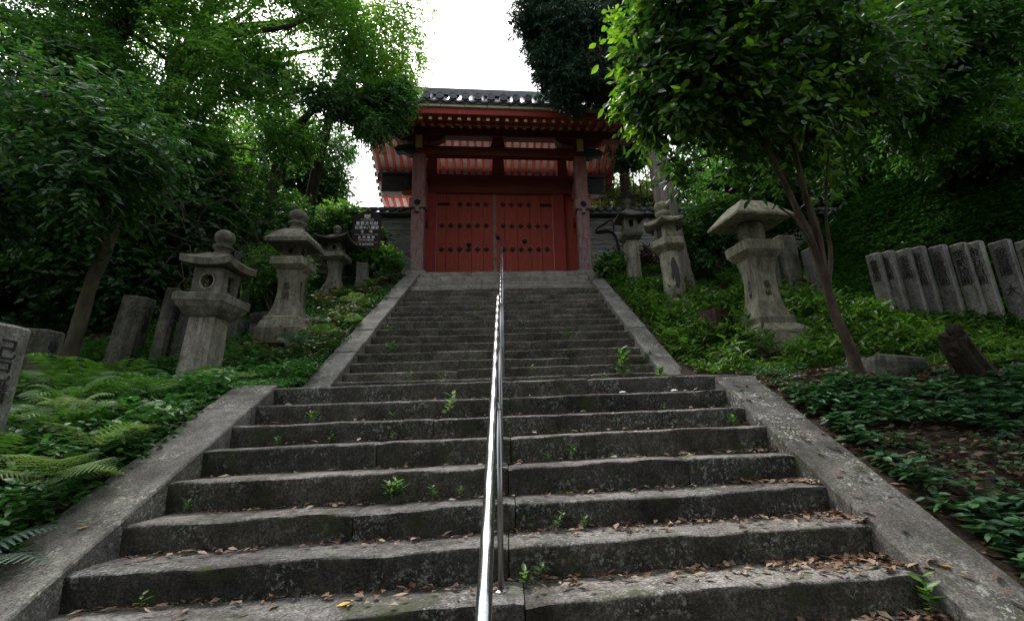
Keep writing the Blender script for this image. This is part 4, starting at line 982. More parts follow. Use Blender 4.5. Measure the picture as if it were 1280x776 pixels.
# right bank: bright near the upper lanterns, dim herbs near the camera
P=ground_pts(7500,2.3,6.6,5.1,12.2,lambda x,y:nm(x,y,1.4,-.35)&(x>2.38)); P=P[(P[:,1]>6)|(P[:,0]<3.3)|(RNG.random(len(P))<.45)]; V1=tufts(P,.13,.09,5,.07,.036)
P2=ground_pts(2300,2.4,6.0,5.1,10.5,lambda x,y:nm(x,y,1.7,-.15)); V2=tufts(P2,.36,.06,8,.15,.042,True,tilt=.8)
stuff('ground_cover_right',merge(V1,V2),'coverlit','bright green weeds round the lanterns on the right bank')
P=ground_pts(3000,2.45,5.8,1.4,4.9,lambda x,y:nm(x,y,1.3,.02+.0*x)); V1=tufts(P,.14,.03,6,.10,.045,True,tilt=.35)
P=ground_pts(2500,2.45,6.5,2.0,5.4,lambda x,y:nm(x,y,1.6,.1)); V2=tufts(P,.07,.06,4,.05,.03)
stuff('herb_layer_right',merge(V1,V2),'coverdim','bluish green broad-leaved herbs on the shaded right bank')
P=ground_pts(36000,5.8,16,6.2,15,lambda x,y:(x+.55*(y-7.2)>6.9)|(y>8.6)); stuff('ivy_slope',tufts(P,.12,.14,4,.10,.075,tilt=.35),'ivy','dark ivy carpeting the hillside behind the right-hand stone row')
P=ground_pts(3500,5.0,8.2,4.6,7.2,lambda x,y:nm(x,y,1.,-.3)); stuff('weeds_by_posts',tufts(P,.13,.08,5,.08,.035),'coverlit','bright weeds in front of the right-hand stone row')
# leaf litter on earth
def litter(P,L=.07,W=.032,lift=.006):
    n=len(P); a=RNG.random(n)*2*pi; D=np.stack([cos_(a),sin_(a),RNG.normal(size=n)*.12],-1); N=np.zeros((n,3)); N[:,2]=1; N+=RNG.normal(size=(n,3))*.25
    Q=P.copy(); Q[:,2]+=lift+RNG.random(n)*.008; return leaves(Q,D,N,L*(.5+.8*RNG.random(n)),W*(.5+.9*RNG.random(n)),fold=.3*1,curl=-.12)
P=ground_pts(16000,2.42,7.5,1.2,7.,lambda x,y:nm(x,y,.8,-.5)); stuff('leaf_litter_right',litter(P,.085,.035,.01),'litter','brown fallen leaves on the bare earth of the right bank')
P=ground_pts(2500,-8,-2.55,1.2,8,None); stuff('leaf_litter_left',litter(P),'litter','brown fallen leaves under the plants on the left bank')
# litter on steps: piled to the right and against the risers
Q=[]
for k in range(-4,8):
    yf=y0+k*TR; dep=TR if k<7 else YL-Y7; zt=z0+k*RS-(zoffs[k] if k>=0 else 0)
    n={-2:260,-1:420,0:420,1:340,2:230,3:150,4:90,5:60,6:50,7:60}.get(k,60)
    u=RNG.random(n); x=2.0-(4.05*u**3.0) if k<4 else 2.0-4.05*u**1.3
    y=yf+dep-.015-np.abs(RNG.normal(size=n))*(.05 if k<4 else .03)-RNG.random(n)**4*dep*.6
    if k<=1: y=np.where((x>1.2)&(RNG.random(n)<.4),yf+dep*RNG.random(n),y)
    y=np.maximum(y,yf+.03); Q.append(np.stack([x,y,np.full(n,zt+.004)],-1))
for k in range(1,19):
    n=26; x=RNG.uniform(-2.1,1.95,n); Q.append(np.stack([x,YL+k*TR2-.02-RNG.random(n)*.05,np.full(n,Z7+k*RS2+zo2[k-1]+.006)],-1))
k=9; n=40; Q.append(np.stack([RNG.normal(1.35,.14,n),YL+k*TR2-.03-RNG.random(n)*.1,np.full(n,Z7+k*RS2+zo2[k-1]+.01)],-1))
stuff('leaf_litter_steps',litter(np.concatenate(Q),.06,.026,.006),'litter','dry brown leaves gathered on the stone steps')
# crumbs of bark and twigs at the back of the treads
Q=[]
for k in range(-1,8):
    yf=y0+k*TR; dep=TR if k<7 else .3; n=500; x=RNG.uniform(-2.05,1.95,n); Q.append(np.stack([x,yf+dep-.004-np.abs(RNG.normal(size=n))*.03,np.full(n,z0+k*RS-(zoffs[k] if k>=0 else 0)+.003)],-1))
stuff('debris_on_steps',litter(np.concatenate(Q),.016,.01,.002),'litter','small reddish debris along the backs of the treads')
n=46; a=RNG.random(n); P=np.stack([2.16+.14*RNG.normal(size=n)*.8,1.3+a*3.1,zl(1.3+a*3.1)],-1); P=P[(P[:,0]<2.33)&(P[:,0]>2.0)]; stuff('leaves_on_border',litter(P,.07,.03,.006),'litter','a few brown leaves on the right border slabs')
def one_leaf(x,y,z,label,mat,L=.085,rot=0.):
    V,F=leaves(np.zeros((1,3)),np.array([[1,0,.05]]),np.array([[0,0,1.]]),np.array([L]),np.array([L*.5]),big=True,curl=-.15,fold=.15)
    o=mk('fallen_leaf',V,F,mat); o.location=(x,y,z); o.rotation_euler=(.1,0,rot); tag(o,label,'leaf')
one_leaf(-.80,2.50,z0+.01,'single orange-yellow fallen leaf on the lowest visible step, left half','yellowleaf',.075,.3)
one_leaf(2.12,2.38,zl(2.38)+.006,'bright yellow fallen leaf on the right border slab','yellowleaf',.07,2.8)
one_leaf(-2.35,2.35,zl(2.35)+.008,'brown curled leaf on the left border slab','litter',.06,1.2)
one_leaf(-2.3,2.95,zl(2.95)+.008,'orange leaf lying on the upper part of the left border slab','yellowleaf',.055,.4)
for (x,k) in ((.95,4),(1.02,6),(1.5,6)):
    o=mk('pebble',*rough(lathe_vf([(.0,0),(.03,.004),(.035,.015),(.02,.026),(.0,.03)],10),.002,20),'signwhite'); o.location=(x,y0+k*TR+.06,z0+k*RS); o.scale=(1,1,.6); tag(o,{(.95,4):'round white pebble on the fourth step edge right of the rail',(1.02,6):'white pebble near the top of the lower flight, nearer the rail',(1.5,6):'smaller white pebble near the top of the lower flight, farther right'}[(x,k)],'pebble')

# ferns ------------------------------------------------------------
def frond_simple(Lf=.5,pairs=13,width=.15):
    V=[];T=[]
    def tri(a,b,c): k=len(V); V.extend([a,b,c]); T.append((k,k+1,k+2))
    prev=None
    for i in range(pairs*2+1):
        t=i/(pairs*2); p=np.array([Lf*t*(1-.15*t*t),0,Lf*(1.05*t-.95*t*t)])
        if prev is not None: d=np.array([0,.003*(1-t)+.0012,0]); tri(prev-d,prev+d,p)
        tg=p-prev if prev is not None else np.array([1,0,.6]); prev=p
        if i%2 or i<3 or i>=pairs*2: continue
        tg=tg/np.linalg.norm(tg); pl=width*math.sin(pi*min(1,.22+t*.78)**.85)+.006
        for s in (-1,1):
            dr=nrm(tg*.42+np.array([0,s*1.,-.22])); wv=tg*.011*(.4+pl/width)
            m1=p+dr*pl*.35; m2=p+dr*pl*.7+np.array([0,0,-.006]); tp=p+dr*pl+np.array([0,0,-.016])
            tri(p,m1-wv,m1+wv); tri(m1-wv,m2-wv*.7,m1+wv); tri(m1+wv,m2-wv*.7,m2+wv*.7); tri(m2-wv*.7,tp,m2+wv*.7)
    return np.array(V),np.array(T)
def frond_vf(Lf=.5,pairs=15,sub=7,arch=.35,width=.17):
    V=[];T=[]
    def tri(a,b,c): k=len(V); V.extend([a,b,c]); T.append((k,k+1,k+2))
    prev=None
    for i in range(pairs+1):
        t=i/pairs; p=np.array([Lf*t*(1-.1*t),0,Lf*(.55*t-arch*1.6*t*t)]); 
        if prev is not None:
            d=np.array([0,.0035*(1-t)+.001,0]); tri(prev-d,prev+d,p)
        prev=p
        if i<2 or i==pairs: continue
        pl=width*math.sin(pi*min(1,.18+t*.82)**.8)*(1-.1*t)
        for s in (-1,1):
            dr=nrm(np.array([.35,s*1.,-.12]))
            for j in range(sub):
                u=(j+.3)/sub; q=p+dr*pl*u; wl=pl*.10*(1-u)+.004; ax=nrm(np.array([1.,-s*.0,-.1]))
                tri(q-dr*pl*.45/sub,q+dr*pl*.6/sub,q+ax*wl); tri(q+dr*pl*.6/sub,q-dr*pl*.45/sub,q-ax*wl*.85)
    return np.array(V),np.array(T)
FR={}
def fern(x,y,s,mat,label,n=7,a0=None,spread=2*pi,zoff=0,lift=0,fine=False):
    if x<0 and y>3.9 and -.74<x/y<-.5: s*=.5; n=5
    e=empty('fern',(x,y,gz(x,y)+zoff),RNG.random()*6.28 if a0 is None else 0,label,'fern','ferns growing on the left bank' if x<0 else 'ferns on the right bank')
    key=(mat,fine)
    if key not in FR:
        V,F=frond_vf(sub=9,pairs=16,width=.23) if fine else frond_simple(); o=mk('frond',V,F,mat,e); FR[key]=o
        first=o
    else: first=None
    for i in range(n):
        o=first if (i==0 and first) else share('frond',FR[key],e)
        a=(a0 or 0)+spread*(i+.5)/n+random.uniform(-.2,.2)-(spread/2 if spread<6 else 0)
        o.rotation_euler=(random.uniform(-.35,.35),random.uniform(-.35,.15)-lift*.5,a); k=s*random.uniform(.75,1.15)/.5; o.scale=(k,k,k)
fern(-2.62,3.12,.45,'fernpale','large pale yellow-green fern arching over the left border slab',6,-.75,2.6,.2,.1,True)
fern(-2.7,3.5,.46,'fernpale','pale fern just behind the big pale fern by the left border',6,.3,4,.15,.3,True)
fern(-2.62,2.72,.42,'fernblue','grey-green fern drooping on the left border near the photo bottom',7,-.6,4,.05,.1,True)
fern(-3.0,2.6,.5,'fern','bright fern at the bottom left corner of the photo',8,None,2*pi,.1,.2,True)
fern(-3.15,3.1,.34,'fernpale','small light fern among leaves near the left photo edge',6,None,2*pi,.12,.25,True)
spots=[(-3.5,4.2),(-3.1,4.5),(-3.9,4.7),(-3.4,5.1),(-4.2,5.5),(-3.0,5.2),(-4.7,6.1),(-4.5,5.9),(-4.35,4.6),(-3.2,3.8),(-3.7,3.6),(-4.9,5.3)]
for i,(x,y) in enumerate(spots): fern(x,y,.46+.1*(i%3),'fern',['green fern right of the tall pale stone post','green fern nearest the middle of the left border slab','green fern between pale stone post and leaning trunk','fern midway up the left bank thicket, toward the border','green fern in front of the broad leaning slab','fern just left of the landing end of the border',
 'green fern at the foot of the narrow carved stones','fern in front of the granite lantern shaft','fern below the low dark stone post','low fern by the border slab above the big pale fern','fern at the foot of the tall pale stone post','fern right of the low dark stone post'][i],7,None,2*pi,.12,.45)
for i,(x,y) in enumerate([(-3.3,4.0),(-2.9,4.0),(-3.6,4.5),(-2.85,4.9),(-4.0,5.1),(-3.3,3.3),(-2.9,5.6),(-4.9,5.7),(-3.05,2.9)]): fern(x,y,.36+.1*(i%2),'fern' if i%3 else 'fernpale',['light fern right of the tall pale post, above the border','green fern touching the middle of the left border slab','lush fern between the low dark stone post and the border','lush fern beside the upper end of the left border slab','lush fern in front of the leaning trunk','light fern low down between the pale post and the border','lush fern left of the start of the upper border','light fern left of the granite lantern, before the dark slab','lush fern directly above the big pale fern'][i],8,None,2*pi,.15,.4)
for i,(x,y,m_) in enumerate([(-2.85,8.6,'fernrust'),(-3.0,9.3,'fernpale'),(-3.2,8.2,'fernblue'),(-2.9,9.9,'fernrust'),(-3.3,9.7,'fern'),(-2.8,7.6,'fern'),(-3.1,7.2,'fernblue'),(-3.5,9.2,'fernrust'),(-3.0,10.6,'fernpale'),(-2.75,10.9,'fernblue'),(-2.7,8.1,'fernpale')]):
    fern(x,y,.4,m_,['rusty fern right of the middle left lantern','pale fern midway up the upper left border','greyish fern at the right foot of the middle left lantern','rusty fern higher up beside the upper steps','green fern in front of the far left lantern','green fern by the start of the upper left border','greyish fern between the granite lantern and the upper border',
 'rusty fern between the middle and far left lanterns','pale fern right of the far left lantern','grey fern by the curb below the brown sign','pale fern hanging over the upper left border'][i],7,None,2*pi,.1,.2)
for i,(x,y) in enumerate([(2.7,8.3),(2.75,8.9),(2.9,7.9)]): fern(x,y,.32,'fernpale',['yellow-green fern at the foot of the hexagonal lantern','light fern beside the right border above the others','lowest light fern beside the right border'][i],6,None,2*pi,.1,.2)
P=ground_pts(350,-3.9,-2.5,6.6,11.4,lambda x,y:nm(x,y,1.2,-.2)); stuff('rusty_undergrowth',tufts(P,.3,.1,7,.1,.04,True),'fernrust','rusty and grey leaves in the undergrowth beside the upper steps on the left')

# weeds on the steps -------------------------------------------------
def weed(x,y,z,h,n,L,label,mat='coverlit',lean=0):
    h*=1.25; L*=1.4; y-=.035
    e=empty('weed',(x,y,z),random.uniform(0,6),label,'weed','weeds sprouting from the steps')
    ns=max(1,n//7); Ps=[];Ds=[];mb=MB()
    for s in range(ns):
        a=random.uniform(0,6.28); r=.0 if ns==1 else random.uniform(.01,.06); tx,ty=r*cos(a)*1.6,r*sin(a); hh=h*random.uniform(.6,1.)
        mb.add(tube_vf([(tx*.4,ty*.4,-.01),(tx*.7,ty*.7,hh*.5),(tx,ty,hh)],[.003,.0025,.0015],4,False))
        m=max(3,n//ns)
        for j in range(m):
            t=(j+1)/m; b=j*2.4+random.random(); Ps.append((tx*(.4+.6*t),ty*(.4+.6*t),hh*(.25+.75*t))); Ds.append((cos(b),sin(b),.25+.5*t))
    P=np.array(Ps);D=np.array(Ds); V,F=leaves(P,D,np.tile([0,0,1.],(len(P),1))+D*.0+RNG.normal(size=P.shape)*.2,L*(.6+.6*RNG.random(len(P))),L*.42*(.8+.4*RNG.random(len(P))),big=True)
    mb.obj('stem','stem',e); mk('leaves',V,F,mat,e)
def lw(k,x,h,n,L,label,dy=-.02,mat='coverlit'):
    weed(x,y0+(k+1)*TR+dy,z0+k*RS,h,n,L,label,mat)
lw(2,-.72,.10,42,.045,'leafy green weed clump against the third riser, left half')
lw(2,-.50,.07,10,.03,'small sprig right of the leafy clump on the left half'); lw(2,-.32,.05,9,.03,'tiny sprig nearest the rail on the left half of the third step')
lw(3,.42,.09,14,.035,'spreading weed at the foot of the fifth riser, just right of the rail'); lw(3,.26,.07,12,.03,'small weed touching the right side of the rail, middle of lower flight',mat='coverlit')
lw(1,.22,.08,14,.03,'fine-leaved weed by the rail post, second step'); lw(1,.42,.06,12,.022,'thin wispy weed right of the rail, second step')
lw(0,.07,.09,16,.04,'green weed at the base of the rail post near the photo bottom')
lw(-1,-2.0,.09,12,.055,'large-leaved weed in the bottom left corner of the steps')
lw(0,-1.72,.06,6,.03,'tiny two-leaf seedling on the first riser, far left'); lw(1,-.12,.06,7,.025,'tiny seedling just left of the rail, second step')
lw(2,-1.95,.06,12,.03,'little weed where the third step meets the left border')
lw(5,-1.62,.11,16,.035,'climbing weed at the left end of the sixth step'); lw(4,-1.4,.1,18,.03,'round-leaved weed on the fifth step, left half'); lw(4,-1.75,.07,10,.025,'small plant near the left end of the fifth step')
lw(5,-.55,.2,20,.055,'pale broad-leaved weed left of the rail on the sixth step',mat='fernpale'); lw(5,-.98,.08,12,.04,'blue-green sprout on the sixth step, left half',mat='coverdim')
lw(4,-.9,.06,8,.025,'tiny sprout on the fifth step edge, left half')
lw(4,1.83,.12,16,.035,'weed at the right end of the fifth step'); lw(5,1.8,.11,14,.03,'weed at the right end of the sixth step'); lw(5,1.35,.06,9,.025,'small weed right of centre on the sixth step')
lw(-1,1.93,.14,14,.06,'weed growing against the lower right border slab')
lw(7,-1.1,.2,18,.035,'thin tall sprig on the landing, left half',dy=.9-TR); lw(7,-.75,.16,14,.035,'sprig on the landing left of the rail',dy=.9-TR)
def uw(k,x,h,n,L,label,mat='coverlit'): weed(x,YL+k*TR2-.03,Z7+k*RS2+zo2[k-1],h,n,L,label,mat)
weed(1.38,5.75,Z7,.40,30,.10,'tall leafy weed standing on the landing, right half','coverlit'); weed(1.18,5.9,Z7,.14,12,.05,'low sprout left of the tall weed'); weed(1.9,5.95,Z7,.22,20,.08,'weed at the right end of the landing')
uw(1,.3,.14,14,.04,'sprout right of the rail at the foot of the upper flight'); uw(4,-1.75,.14,36,.05,'spreading weed at the left end of the upper flight, lower part'); uw(3,-.55,.05,8,.03,'tiny plant on the third upper step')
uw(5,.92,.2,18,.05,'upright weed right of centre on the upper flight'); uw(2,1.93,.2,18,.06,'weed at the right end of the upper flight beside the border'); uw(9,.62,.08,14,.035,'small weed in the middle of the upper flight')
uw(10,-.55,.1,20,.045,'bright little weed left of the rail on the upper flight'); uw(13,1.15,.07,18,.035,'pale weed high on the upper flight, right half'); uw(5,-1.9,.08,12,.04,'creeping plant at the left border of the upper flight')
uw(7,-2.0,.09,14,.05,'leaf clump by the left border, midway up the upper flight')

# ------------------------------------------------------------------ trees and shrubs
# dark shrubs and dead brown heap on the right
e=empty('dead_shrub',(3.4,11.9,5.3),0,'heap of dead brown foliage against the wall right of the gate','shrub')
(V,Fq),_=crown([(0,0,.3,.75,.4,.4,1),(.5,.1,.45,.6,.4,.4,1)],420,6,.11,.05,.25,-.6); mk('dry_leaves',V,Fq,'deadleaf',e)
mb=MB()
for i in range(14): a=random.uniform(0,6.28); mb.add(tube_vf([(0,0,-.1),(.3*cos(a),.15*sin(a),.3),(.8*cos(a),.35*sin(a),.5+random.uniform(-.1,.3))],[.02,.012,.004],5,False))
mb.obj('branches','bark',e)
def shrub(x,y,rx,ry,rz_,zc,ntw,per,L,W,mat,label,gap=-.3,cat='shrub',big=False,nb=10,group=None,bk='bark'):
    z=gz(x,y); e=empty('shrub',(x,y,z),0,label,cat,group)
    (V,Fq),pts=crown([(0,0,zc,rx,ry,rz_,2),(rx*.4,0,zc+rz_*.35,rx*.55,ry*.6,rz_*.6,1),(-rx*.45,0,zc-rz_*.2,rx*.6,ry*.6,rz_*.6,1)],ntw,per,L,W,.25,gap,1.6,.1,big)
    mk('foliage',V,Fq,mat,e); mb=MB(); rr=random.Random(int(x*100))
    for i in range(nb):
        q=Vector(pts[rr.randrange(len(pts))]); mb.add(tube_vf(smooth_path([(rr.uniform(-.1,.1),rr.uniform(-.1,.1),-.1),(q.x*.4,q.y*.4,q.z*.5),tuple(q)],4),[.03*(1-i_/8)+.005 for i_ in range(9)],5,False))
    mb.obj('stems',bk,e,True)
shrub(2.62,11.0,.38,.3,.25,.3,160,7,.13,.06,'coverlit','leafy green bush at the top of the right border',-.8,big=True)
shrub(-3.05,11.2,.5,.35,.35,.45,260,7,.11,.05,'leafmid','green bush below the brown sign',-.6)
shrub(-4.2,11.6,.75,.5,.45,1.6,600,7,.1,.05,'leafmid','bright leafy shrub against the wall behind the far left lantern',-.35,big=True)
shrub(-3.7,11.9,.7,.3,.7,.9,420,7,.1,.045,'leafdark','dark shrub against the wall left of the sign',-.3)
shrub(-5.1,9.8,.9,.7,1.,1.9,900,7,.09,.045,'leafdark','dark evergreen shrub over the stone palings on the left',-.15)
shrub(-4.3,9.0,.5,.4,.6,1.0,360,7,.09,.04,'leafmid','loose green shrub just left of the middle left lantern',-.2)
shrub(5.6,10.6,1.2,.9,1.5,1.5,1500,7,.1,.05,'leafdark','dense black-green shrub behind the hexagonal lantern',-.4)
shrub(4.7,10.1,.9,.7,1.1,1.1,900,7,.1,.05,'leafdark','dark shrub between the hexagonal and big right lanterns',-.4)
# bare twig tangle behind first left lantern
e=empty('twig_tangle',(-5.3,8.3,gz(-5.3,8.3)),0,'tangle of bare curling vines behind the nearest left lantern','vine')
mb=MB(); rr=random.Random(4)
for i in range(46):
    p=Vector((rr.uniform(-.6,.6),rr.uniform(-.3,.3),rr.uniform(1.,3.2))); P=[p]; d=Vector((rr.uniform(-1,1),rr.uniform(-.4,.4),rr.uniform(-.8,.5))).normalized()
    for k in range(9): d=(d+Vector((rr.uniform(-1,1),rr.uniform(-.4,.4),rr.uniform(-1,.8)))*.55).normalized(); P.append(P[-1]+d*.14)
    mb.add(tube_vf(P,[.008*(1-k/12) for k in range(len(P))],4,False))
mb.obj('vines','bark',e)

# right foreground tree (camellia) : thin leaning trunk, big glossy leaves
Tk=[(3.36,4.36,gz(3.36,4.36)-.1),(3.3,4.35,2.2),(3.2,4.34,2.53),(3.15,4.34,2.94),(3.07,4.34,3.37),(2.93,4.34,3.85),(2.8,4.36,4.4),(2.75,4.4,5.0),(2.8,4.4,5.8)]
bl=[(2.05,4.5,5.15,.75,.7,.7,3),(2.9,4.5,5.4,.9,.8,.8,3),(1.95,4.4,5.95,.7,.8,.5,2.6),(3.5,4.6,6.0,.7,.8,.7,1.2),(2.6,4.7,4.75,.7,.6,.35,1.6),(3.3,4.8,4.7,.7,.6,.4,1.3),(2.05,4.8,4.75,.4,.5,.3,.9),(1.7,4.6,5.5,.4,.5,.55,1.3),(2.8,4.2,6.6,1.2,1,.6,2),(4.1,4.6,5.5,.6,.7,.6,.8),(1.9,4.7,4.75,.4,.4,.25,.9),(2.7,5.0,4.6,.6,.5,.25,.9),(1.5,4.5,5.0,.35,.4,.4,1.1),(5.0,5.0,6.2,.8,.8,.6,.7),(3.9,5.3,4.9,.6,.6,.3,.5),(1.95,4.7,4.45,.35,.4,.25,.7),(4.0,5.2,4.45,.5,.4,.25,.5)]
CK=lambda p:(p[:,0]*4.5/p[:,1]+.22*fbm(p,2.6,2)>np.where(p[:,2]>5.6,1.42,np.where(p[:,2]>4.95,1.55,1.8)))&(p[:,2]+.3*fbm(p+7,2.2,2)>4.68-.4*(p[:,0]<2.15)+.2*(p[:,0]>2.9)*(p[:,0]<3.4))
tree('broadleaf_tree','thin leaning tree on the right bank with big glossy bright green leaves','tree',Tk,[.07,.055,.046,.042,.036,.03,.026,.022,.015],bl,'leafglossy','barkred',6500,8,.112,.052,18,None,5,.32,-.18,1.5,.3,True,.35,110,keep=CK)
e2=bpy.context.scene.objects
(V,Fq),_=crown([(1.6,4.4,5.75,.3,.45,.8,3),(1.6,4.45,5.15,.25,.35,.4,2),(1.85,4.3,4.85,.3,.35,.3,1.3),(2.2,4.0,5.2,.5,.3,.6,1.2),(1.7,4.6,4.6,.22,.3,.2,.6),(3.1,4.1,4.9,.6,.3,.5,.5)],520,7,.115,.055,.3,-.3,1.3,.4,True,.35,keep=lambda p:p[:,0]*4.5/p[:,1]+.25*fbm(p,2.6,2)>np.where(p[:,2]>5.1,1.36,1.55))
mk('young_leaves',V-np.array(Tk[0]),Fq,'leafyoung',[o for o in SC.objects if o.name=='broadleaf_tree'][0])
# second stem and roots of that tree
mb=MB(); off=Vector(Tk[0])
for P_,R_ in (([(3.15,4.34,2.94),(3.18,4.36,3.41),(3.15,4.4,3.86),(3.2,4.5,4.6),(3.4,4.6,5.4)],[.045,.04,.033,.025,.012]),([(3.17,4.35,2.8),(3.35,4.45,3.2),(3.42,4.5,3.7),(3.6,4.5,4.5)],[.03,.022,.016,.01]),([(3.1,4.34,3.2),(2.9,4.25,3.5),(2.7,4.2,3.62)],[.02,.014,.006])):
    q=smooth_path(P_,5); mb.add(tube_vf([p-off for p in q],list(np.interp(np.linspace(0,1,len(q)),np.linspace(0,1,len(R_)),R_)),7,False,.1))
for a in (0,1.3,2.6,3.9,5.2): mb.add(tube_vf([Vector((.03*cos(a),.03*sin(a),.16)),Vector((.13*cos(a),.13*sin(a),.09)),Vector((.34*cos(a+.2),.34*sin(a+.2),.04))],[.05,.03,.01],6,False))
root=[o for o in SC.objects if o.name=='broadleaf_tree'][0]; mb.obj('side_stems','barkred',root,True)

# cedar
Tk=[(3.76,9.62,gz(3.76,9.6)-.2),(3.7,9.6,4.6),(3.6,9.6,5.6),(3.5,9.6,6.8),(3.42,9.6,8.2),(3.4,9.6,10),(3.4,9.6,13),(3.4,9.6,17)]
cd=empty('cedar_tree',Tk[0],0,'tall cedar with pale ridged trunk and dark drooping foliage hanging over the gate roof','tree'); off=Vector(Tk[0])
P=smooth_path(Tk,6); R=list(np.interp(np.linspace(0,1,len(P)),[0,.05,.15,.4,1],[.36,.29,.26,.24,.12])); mk('trunk',*tube_vf([p-off for p in P],R,18,True,.10,3),'barkcedar',cd,True)
def needle_crown(blobs,ntw,per,Ln,Wn,dr,gap,gs=1.5):
    B_=np.array(blobs,dtype=float); idx=RNG.choice(len(B_),ntw,p=B_[:,6]/B_[:,6].sum()); d=rdir(ntw); C=B_[idx]; p=C[:,:3]+d*C[:,3:6]*(RNG.random(ntw)**.4)[:,None]
    p=p[fbm(p,gs,2)>gap]; n=len(p); td=nrm(rdir(n)*.7+np.array([-.25,-.1,-dr])); s=RNG.random((n,per))*.34
    PP=p[:,None]+td[:,None]*s[...,None]; LD=td[:,None]*.7+rdir(n*per).reshape(n,per,3)*.6; LD[...,2]-=.3
    q=n*per; return leaves(PP.reshape(q,3),LD.reshape(q,3),rdir(q),Ln*(.6+.8*RNG.random(q)),Wn*(.7+.6*RNG.random(q)),curl=.2),p
(V,Fq),pts=needle_crown([(1.35,9.6,10.9,.85,.8,.9,4),(2.3,9.6,10.5,.85,.8,1.2,4),(1.25,9.7,10.0,.6,.6,.55,2.6),(2.0,9.6,9.4,.85,.7,.6,4),(2.9,9.6,9.7,.6,.7,.9,2),(.9,9.7,11.3,.6,.7,.55,1.5),(3.4,9.6,11.5,1.5,1.2,1.3,3),(4.6,9.7,10.6,1.2,1,1.2,2)],9500,14,.13,.022,.7,-.45)
mk('foliage',V-np.array(off),Fq,'cedar',cd)
(V,Fq),_=needle_crown([(2.25,9.3,9.75,.45,.5,.75,2),(2.6,9.3,9.2,.4,.4,.4,1)],420,12,.15,.016,1.2,-.3); mk('dead_foliage',V-np.array(off),Fq,'deadneedle',cd)
mb=MB(); rr=random.Random(9)
for i in range(34):
    q=Vector(pts[rr.randrange(len(pts))]); a=Vector((3.42,9.6,min(14,q.z+rr.uniform(.2,1.2)))); m=a.lerp(q,.5)+Vector((0,0,.3)); mb.add(tube_vf(smooth_path([a,m,q],4),[.05*(1-k/9.5)+.004 for k in range(9)],5,False))
mb.v=[tuple(Vector(p)-off) for p in mb.v]; mb.obj('limbs','bark',cd,True)

# left trees
tree('leaning_tree','smooth grey-green trunk leaning right at the far left with large leaves overhead','tree',
 [(-5.8,6.8,gz(-5.8,6.8)-.1),(-5.74,6.8,2.9),(-5.66,6.8,3.7),(-5.57,6.8,4.15),(-5.45,6.8,4.8),(-5.3,6.8,5.4),(-5.2,6.7,6.2)],[.11,.088,.078,.085,.05,.04,.03],
 [(-6.3,6.1,5.3,1.0,.8,.55,3),(-5.3,5.9,5.1,.7,.7,.5,2.4),(-6.9,6.2,4.9,.8,.7,.55,2),(-5.0,6.2,5.65,.7,.6,.45,1.8),(-6.0,6.3,6.1,1.1,.8,.5,2),(-5.0,5.9,4.6,.35,.4,.25,.6),(-7.2,6.1,6.,.8,.7,.6,1.5),(-6.2,6.0,4.55,.7,.6,.25,1)],
 'leafblue','barkpale',3200,8,.105,.045,16,None,11,.35,-.18,1.5,.3,True,.5,50)
tree('evergreen_tree','big spreading tree with forked limbs filling the upper left of the photo','tree',
 [(-7.6,10.6,gz(-7.6,10.6)-.2),(-7.7,10.6,6),(-7.9,10.8,8.5),(-8.1,11,10.3),(-7.7,11,12),(-7.3,11,14)],[.34,.28,.24,.2,.14,.08],
 [(-6.6,10,10.2,1.8,1.4,1.2,4),(-5.2,9.6,9.2,1.4,1.3,.9,3.2),(-4.3,9.5,10.4,1.3,1.2,1.1,3),(-5.7,9.8,12.2,2,1.5,1.1,3.5),(-8.2,10,11.5,1.8,1.5,1.3,3),(-6.6,9.6,8.,1.5,1.2,.7,2.4),(-4.0,9.3,12.2,1.,1.1,1,1.8),(-5.2,9.3,7.6,.9,.8,.5,1.2),(-8.7,9.6,9.3,1.4,1.2,1,2)],
 'leafmid','bark',15000,8,.095,.047,20,None,12,.4,-.1,.9,.25,False,.5,90)
tree('evergreen_tree','dark tree with a crooked trunk at the top left corner of the photo','tree',
 [(-9.6,9.6,gz(-9.6,9.6)-.2),(-9.4,9.6,6),(-9.1,9.7,8.5),(-8.6,9.8,10.5),(-8.1,9.9,12.5)],[.3,.26,.22,.18,.1],
 [(-9.6,9.2,9.6,1.6,1.2,1.1,3),(-8.4,9.0,8.6,1.2,1.1,.9,2.5),(-10.5,9,8,1.4,1.2,1.2,2.5),(-9,9.2,11.5,2,1.3,1.1,3),(-7.4,9,11.6,1.2,1.1,.8,2),(-8.7,8.8,7.3,1.2,1,.6,1.5),(-11.4,9.2,10.5,1.5,1.2,1.3,2),(-7.4,8.9,8.2,.9,.8,.6,1.2)],
 'leafdark','bark',11000,8,.095,.047,20,None,13,.38,-.1,1.,.2,False,.5,80)
tree('maple_tree','light yellow-green tree reaching over the left end of the gate roof','tree',
 [(-4.9,11.3,gz(-4.9,11.3)-.2),(-4.8,11.2,6.5),(-4.5,11,8.5),(-4.1,10.8,10.2),(-3.8,10.6,12.2)],[.17,.14,.11,.08,.04],
 [(-3.0,10.9,11.4,.95,1,1.0,3),(-3.3,10.6,10.1,.9,.9,.7,2.6),(-2.5,10.7,9.6,.55,.6,.42,1.3),(-2.5,11,12.6,.8,.9,.8,1.8),(-4.0,10.7,11.9,1.,1,.9,1.5)],
 'leafmaple','bark',3200,8,.08,.048,16,None,14,.35,-.12,1.4,.25,False,.5,40)
